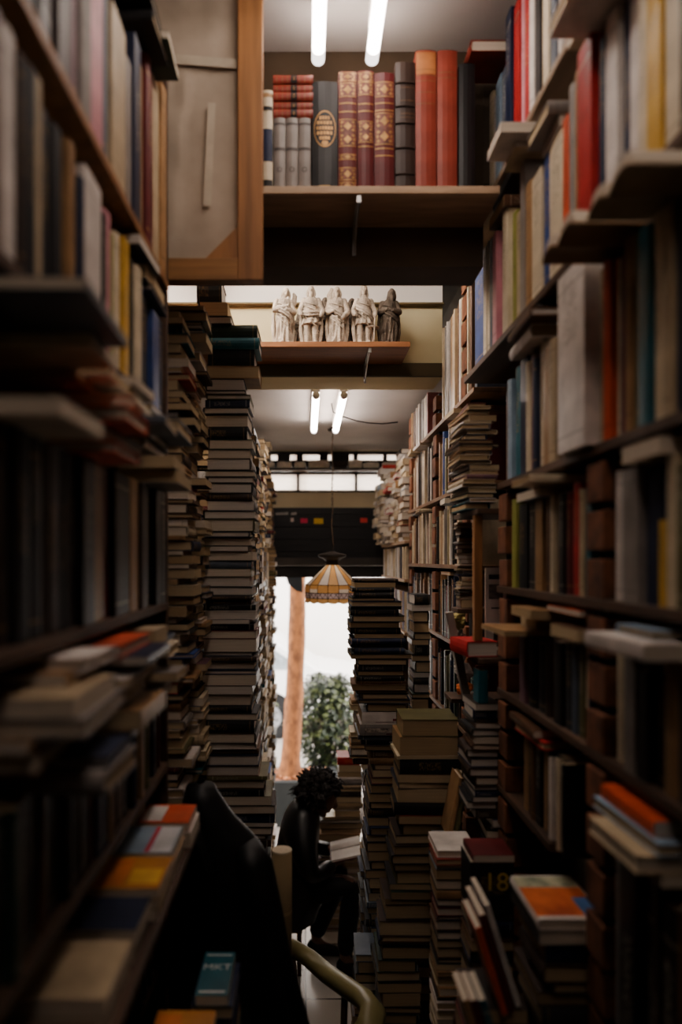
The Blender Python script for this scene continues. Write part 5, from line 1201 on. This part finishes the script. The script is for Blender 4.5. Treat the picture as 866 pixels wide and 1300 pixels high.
def deco(bk, e):
    k, t, h, w = bk['extra'], bk['t'], bk['h'], bk['w']; hw = t / 2
    if k == 'banded':
        for i, (a, b, c) in enumerate(((.02, .12, 'black'), (.3, .62, 'navy'), (.8, .84, 'black'), (.93, .97, 'tan'))): patch(bk, e, 'spine_band', cover_mat(c, 'plain') if 0 else M('band_' + c, PAL[c]), -hw * .98, hw * .98, h * a, h * b)
    elif k == 'grey_cloth':
        for a, b in ((.56, .6), (.9, .93), (.06, .08)): patch(bk, e, 'spine_band', M('band_dim', (84, 78, 76)), -hw * .97, hw * .97, h * a, h * b)
        mb = MB(); mb.rings([[V((r * math.cos(q * .4488), -.0007, h * .3 + r * math.sin(q * .4488))) for q in range(15)] for r in (hw * .32, hw * .45)], closed=False); mb.build('stamp', M('band_dim', (84, 78, 76)), e)
    elif k == 'red_gilt':
        patch(bk, e, 'title_label', M('label_black', (24, 20, 20)), -hw * .96, hw * .96, h * .4, h * .56)
        for f in (.06, .2, .33, .63, .76, .9): patch(bk, e, 'gilt_rule', gold_d, -hw * .9, hw * .9, h * f, h * (f + .018), .0008)
        for f in (.46, .49): patch(bk, e, 'gilt_rule', gold, -hw * .5, hw * .5, h * f, h * (f + .01), .0009)
    elif k == 'oval':
        cz, rx, rz = h * .57, hw * .86, h * .165
        n = 32
        ring = [(math.cos(2 * math.pi * q / n), math.sin(2 * math.pi * q / n)) for q in range(n + 1)]
        sp = lambda x: min(.005, t * .18) * (x / hw) ** 2
        MB().rings([[V((rx * f * a, sp(rx * f * a) - .0007, cz + rz * f * b)) for a, b in ring] for f in (1, .93)], closed=False).build('gilt_oval', gold, e)
        for i, (dz, ww) in enumerate(((.6, .5), (.34, .72), (.05, .78), (-.22, .74), (-.5, .5))):   # worn lettering blocks inside the oval
            nn = max(3, int(ww * 8))
            mb = MB()
            for q in range(nn):
                x0 = -rx * ww + 2 * rx * ww * q / nn; x1 = x0 + 2 * rx * ww / nn * .78
                mb.add([(x, sp(x) - .0007, cz + rz * dz + zz) for x, zz in ((x0, -rz * .09), (x1, -rz * .09), (x1, rz * .09), (x0, rz * .09))], [(0, 1, 2, 3)])
            mb.build('worn_lettering', gold, e)
        mb = MB().rings([[V((rx * .3 * a, sp(0) - .0008, cz - rz * .78 + rz * .13 * b)) for a, b in ring] for f in (1,)] + [[V((0, -.0008, cz - rz * .78))] * (n + 1)], closed=False); mb.build('gilt_ornament', gold, e)
        patch(bk, e, 'shelf_label', M('label_yellow', (196, 160, 96)), -hw * .45, hw * .4, h * .005, h * .06)
    elif k.startswith('gilt'):
        tabs = {'gilt_a': ((.03, .08), (.1, .2), (.27, .31), (.38, .6), (.66, .665), (.73, .735), (.79, .9), (.92, .985)), 'gilt_b': ((.37, .38), (.41, .58), (.66, .665), (.72, .725), (.8, .9), (.91, .98)), 'gilt_c': ((.3, .305), (.36, .365), (.4, .66), (.68, .7), (.74, .75), (.8, .92))}[k]
        for a, b in tabs:
            if b - a < .03: patch(bk, e, 'gilt_rule', gold, -hw * .95, hw * .95, h * a, h * (a + .009)); continue
            patch(bk, e, 'gilt_panel', M('gilt_ground', (120, 66, 52), .5, .4, 60), -hw * .95, hw * .95, h * a, h * b, .0005)
            nn = max(1, round((b - a) * h / (t * .8))); mb = MB()
            sp = lambda x: min(.005, t * .18) * (x / hw) ** 2
            for q in range(nn):   # a foliate lozenge with corner sprigs in each panel
                c = h * (a + (b - a) * (q + .5) / nn); hz_ = h * (b - a) / nn * .42
                for (cx_, cz_, rx_, rz_) in ((0, 0, .5, .8), (-.62, .7, .22, .28), (.62, .7, .22, .28), (-.62, -.7, .22, .28), (.62, -.7, .22, .28), (-.7, 0, .12, .4), (.7, 0, .12, .4)):
                    m8 = []
                    for z8 in range(12):
                        an = 2 * math.pi * z8 / 12; rr = 1 + .3 * math.cos(4 * an); x = hw * (cx_ + rx_ * rr * .75 * math.cos(an)); m8.append((x, sp(x) - .001, c + hz_ * (cz_ + rz_ * rr * .75 * math.sin(an))))
                    mb.add(m8, [tuple(range(12))])
            mb.build('gilt_ornament', gold, e)
            for q in (a, b): patch(bk, e, 'gilt_rule', gold, -hw * .95, hw * .95, h * q - .0012, h * q + .0012, .0009)
    elif k == 'ridges':
        for f in (.14, .34, .53, .66, .84):
            MB().tube([V((hw * .98 * math.sin(a), min(.005, t * .18) * math.sin(a) ** 2 - .001, h * f)) for a in [-1.57 + 3.14 * q / 8 for q in range(9)]], .0035, 8).build('raised_band', cover_mat('dark brown', 'hard'), e, True)
        for f in (.57, .6, .7, .8): patch(bk, e, 'gilt_rule', gold_d, -hw * .5, hw * .9, h * f, h * f + .0016)
    elif k == 'orange_a':
        for f in (.62, .7, .78, .82, .86): patch(bk, e, 'gilt_rule', gold_d, -hw * .95, hw * .95, h * f, h * f + .002)
        patch(bk, e, 'faded_patch', M('cloth_faded', (176, 112, 56), .7, .2, 20), -hw * .95, hw * .95, h * .83, h * .985, .0004)
    elif k == 'orange_b':
        for f in (.8, .84): patch(bk, e, 'gilt_rule', gold_d, -hw * .95, hw * .95, h * f, h * f + .002)
    elif k == 'art_figures':
        dr_ = M('figure_red', (110, 34, 36))
        for z0_, z1_, x0_, x1_ in ((.12, .2, -.6, .3), (.135, .17, .2, .75), (.24, .32, -.5, -.1), (.3, .7, -.75, -.68)): patch(bk, e, 'printed_figure', dr_, hw * x0_, hw * x1_, h * z0_, h * z1_)
    elif k == 'photo_strip':
        patch(bk, e, 'photo_strip', M('photo_mottle', (60, 52, 48), .6, .8, 60, col2=(190, 176, 160)), -hw * .4, hw * .3, h * .1, h * .9)
        patch(bk, e, 'colour_band', M('band_maroon', (96, 52, 58)), -hw * .85, -hw * .6, h * .06, h * .5)
    elif k == 'white_title':
        for q in range(7): patch(bk, e, 'title_mark', M('title_white', (220, 216, 210)), -hw * .3, hw * .3, h * (.2 + q * .035), h * (.225 + q * .035))
    elif k == 'magazine_marks':
        for z0_, z1_, x0_, x1_, c in ((.04, .22, -.3, .4, (70, 56, 52)), (.25, .3, -.4, .4, (150, 60, 50)), (.5, .52, -.4, .5, (96, 90, 90)), (.62, .8, -.5, .1, (120, 108, 104)), (.86, .92, -.5, .5, (60, 58, 66))):
            MB().add([(-hw - .0005, w * (.5 - x1_ * .8), h * z0_), (-hw - .0005, w * (.5 - x0_ * .8), h * z0_), (-hw - .0005, w * (.5 - x0_ * .8), h * z1_), (-hw - .0005, w * (.5 - x1_ * .8), h * z1_)], [(0, 1, 2, 3)]).build('printed_picture', M('print_%d' % c[0], c, .5, .5, 60), e)
    elif k == 'numeral':
        text_on(e, 'printed_numeral', '18', .07, (.01, -.0012, h * .62), (math.pi / 2, 0, 0), M('ink_yellow', (190, 160, 60)))
        patch(bk, e, 'printed_curve', M('print_slate', (70, 74, 100)), -hw * .8, -hw * .1, h * .1, h * .3)
    elif k in ('teal_title', 'orange_cover', 'cover_art', 'stripe'):
        # pictures on the upper cover: X=+t/2 looks up, Y across from the spine, Z along
        def top(name, m, y0, y1, z0_, z1_, o_=.0005): MB().add([(hw + o_, w * y0, h * z0_), (hw + o_, w * y1, h * z0_), (hw + o_, w * y1, h * z1_), (hw + o_, w * y0, h * z1_)], [(0, 1, 2, 3)]).build(name, m, e)
        flip = bk['M'].to_3x3() @ V((0, 0, 1))
        near0 = flip.y > 0    # local z=0 is the end nearest the eye
        zr = (lambda a, b: (a, b)) if near0 else (lambda a, b: (1 - b, 1 - a))
        if k == 'teal_title':
            text_on(e, 'cover_title', 'MKT', .034, (hw + .0008, w * .5, h * (.62 if near0 else .38)), (0, 0, 0), M('title_white', (220, 216, 210))).rotation_euler = Matrix(((0, 0, 1), (1, 0, 0), (0, 1, 0))).to_euler() if near0 else Matrix(((0, 0, 1), (-1, 0, 0), (0, -1, 0))).to_euler()
            top('cover_rule', M('title_white', (220, 216, 210)), .1, .9, *zr(.06, .1)); top('cover_rule', M('title_white', (220, 216, 210)), .1, .9, *zr(.9, .93))
        elif k == 'orange_cover':
            top('cover_picture', M('pic_orange', (206, 110, 40), .5, .35, 18, col2=(150, 66, 30)), .02, .98, *zr(.06, .7))
            top('cover_picture', M('pic_blue', (76, 116, 168), .5, .3, 14), .72, .97, *zr(.08, .46), .0008)
            top('cover_picture', M('pic_pale', (186, 180, 150), .5, .5, 26, col2=(110, 120, 100)), .02, .98, *zr(.71, .97))
        elif k == 'stripe':
            top('red_stripe', M('stripe_red', (196, 36, 50)), .52, .6, .02, .98); top('white_field', M('field_white', (206, 204, 204)), .62, .98, .02, .98)
        else:
            c = {'orange': ((226, 220, 214), (206, 90, 40)), 'yellow': ((96, 50, 92), (220, 190, 60)), 'amber': ((206, 120, 40), (220, 172, 50))}[bk['cov']]
            top('cover_picture', M('pic_a_' + bk['cov'], c[0], .5, .2, 16), .05, .45, *zr(.1, .9)); top('cover_picture', M('pic_b_' + bk['cov'], c[1], .5, .2, 16), .5, .95, *zr(.15, .6))
# ------------------------------------------------------------------ labels that single each one out
from collections import Counter, defaultdict
byrow = defaultdict(list)
for i, bk in enumerate(BOOKS):
    if bk['hits'] >= 3 or i in single: byrow[bk['row']].append(i)
LAB = {}
noun_of = lambda b: 'hardback' if b['kind'] == 'hard' else 'paperback'
for rid, ids in byrow.items():
    st_ = rid[0] in 'STUGQX' and not rid.endswith('V') or rid in ('SA', 'SB', 'SC', 'SD', 'SE', 'SM', 'T1', 'T2', 'T3', 'T4', 'PA', 'PB')
    ids.sort(key=lambda i: (BOOKS[i]['pos'], i))
    grp = defaultdict(list)
    for i in ids:
        if not BOOKS[i].get('label'): grp[(BOOKS[i]['cov'], noun_of(BOOKS[i]))].append(i)
    for (c, nn), l in grp.items():
        for k, i in enumerate(l):
            dsc = DESC.get(rid, 'in the bookshop')
            if len(l) == 1: LAB[i] = 'the only %s %s %s' % (c, nn, dsc)
            elif st_: LAB[i] = '%s %s %s from the top %s' % (ordw(k + 1), c, nn, dsc)
            else: LAB[i] = '%s %s %s from the door end %s' % (ordw(k + 1), c, nn, dsc)
GROUPN = {'O': 'old volumes on the folio shelf', 'R': 'books in the right bookcase', 'L': 'books in the left bookcase', 'F': 'books in the far right bookcase', 'S': 'books piled in stacks', 'T': 'books piled near the reader', 'U': 'books along the left wall', 'G': 'books in the rack by the doorway', 'X': 'loose books between the bookcases', 'P': 'books piled at the bottom', 'Q': 'books piled at the bottom'}
for i_, l_ in LAB.items():
    if i_ in single and len(l_.replace('-', ' ').split()) > 16: print('LONG', l_)
mass = defaultdict(lambda: MB())
mass_mats = []
mm = MB()
for i, bk in enumerate(BOOKS):
    cb, pb = book_geo(bk['t'], bk['h'], bk['w'], bk['kind'])
    cm_, pm_ = cover_mat(bk['cov'], 'plain' if bk['row'] == 'OLD' else bk['kind']), page_mat(bk['page'])
    if i in single:
        e = bpy.data.objects.new('hardback_book' if bk['kind'] == 'hard' else 'paperback_book', None); e.empty_display_size = .03; COL.objects.link(e)
        e.matrix_world = bk['M']; e['_rot'] = 1
        tag(e, bk.get('label') or LAB[i], 'book', GROUPN[bk['row'][0]])
        cvo = cb.build('cover', cm_, e); pb.build('page_block', pm_, e)
        if bk.get('extra'): deco(bk, cvo)
        del e['_rot']
    else:
        for g, m in ((cb, cm_), (pb, pm_)):
            if m not in mass_mats: mass_mats.append(m)
            mm.add([bk['M'] @ p for p in g.v], g.f, None, mass_mats.index(m))
            mm.uv[-len(g.f):] = g.uv
o = mm.build('further_books', mass_mats); o['kind'] = 'stuff'; o['label'] = 'the many smaller and half hidden books filling shelves and stacks'; o['category'] = 'books'

# ------------------------------------------------------------------ sky, lamps, camera
w = bpy.data.worlds.new('overcast'); SC.world = w; w.use_nodes = True
bg = w.node_tree.nodes['Background']; bg.inputs[0].default_value = (1.0, .96, .92, 1); bg.inputs[1].default_value = 9.0
sun = bpy.data.lights.new('sun', 'SUN'); sun.energy = 2.5; sun.angle = .05; sun.color = (1, .93, .84)
so = bpy.data.objects.new('sun', sun); so.rotation_euler = (math.radians(-40), math.radians(-25), 0); COL.objects.link(so)
cam = bpy.data.cameras.new('camera'); co = bpy.data.objects.new('camera', cam); COL.objects.link(co)
co.location = (0, 0, EYE); co.rotation_euler = (math.pi / 2, 0, 0)
cam.sensor_fit = 'AUTO'; cam.sensor_width = 36; cam.lens = FL / 1300 * 36
cam.shift_x = (433 - VX) / 1300; cam.shift_y = (VY - 650) / 1300
cam.clip_start = .02; cam.clip_end = 60
cam.dof.use_dof = True; cam.dof.focus_distance = 3.1; cam.dof.aperture_fstop = 1.15
SC.camera = co
SC.cycles.max_bounces = 6; SC.cycles.diffuse_bounces = 4; SC.cycles.use_denoising = True; SC.cycles.sample_clamp_indirect = 4
SC.view_settings.view_transform = 'AgX'; SC.view_settings.look = 'AgX - Base Contrast'; SC.view_settings.exposure = 0.55; SC.view_settings.gamma = .87
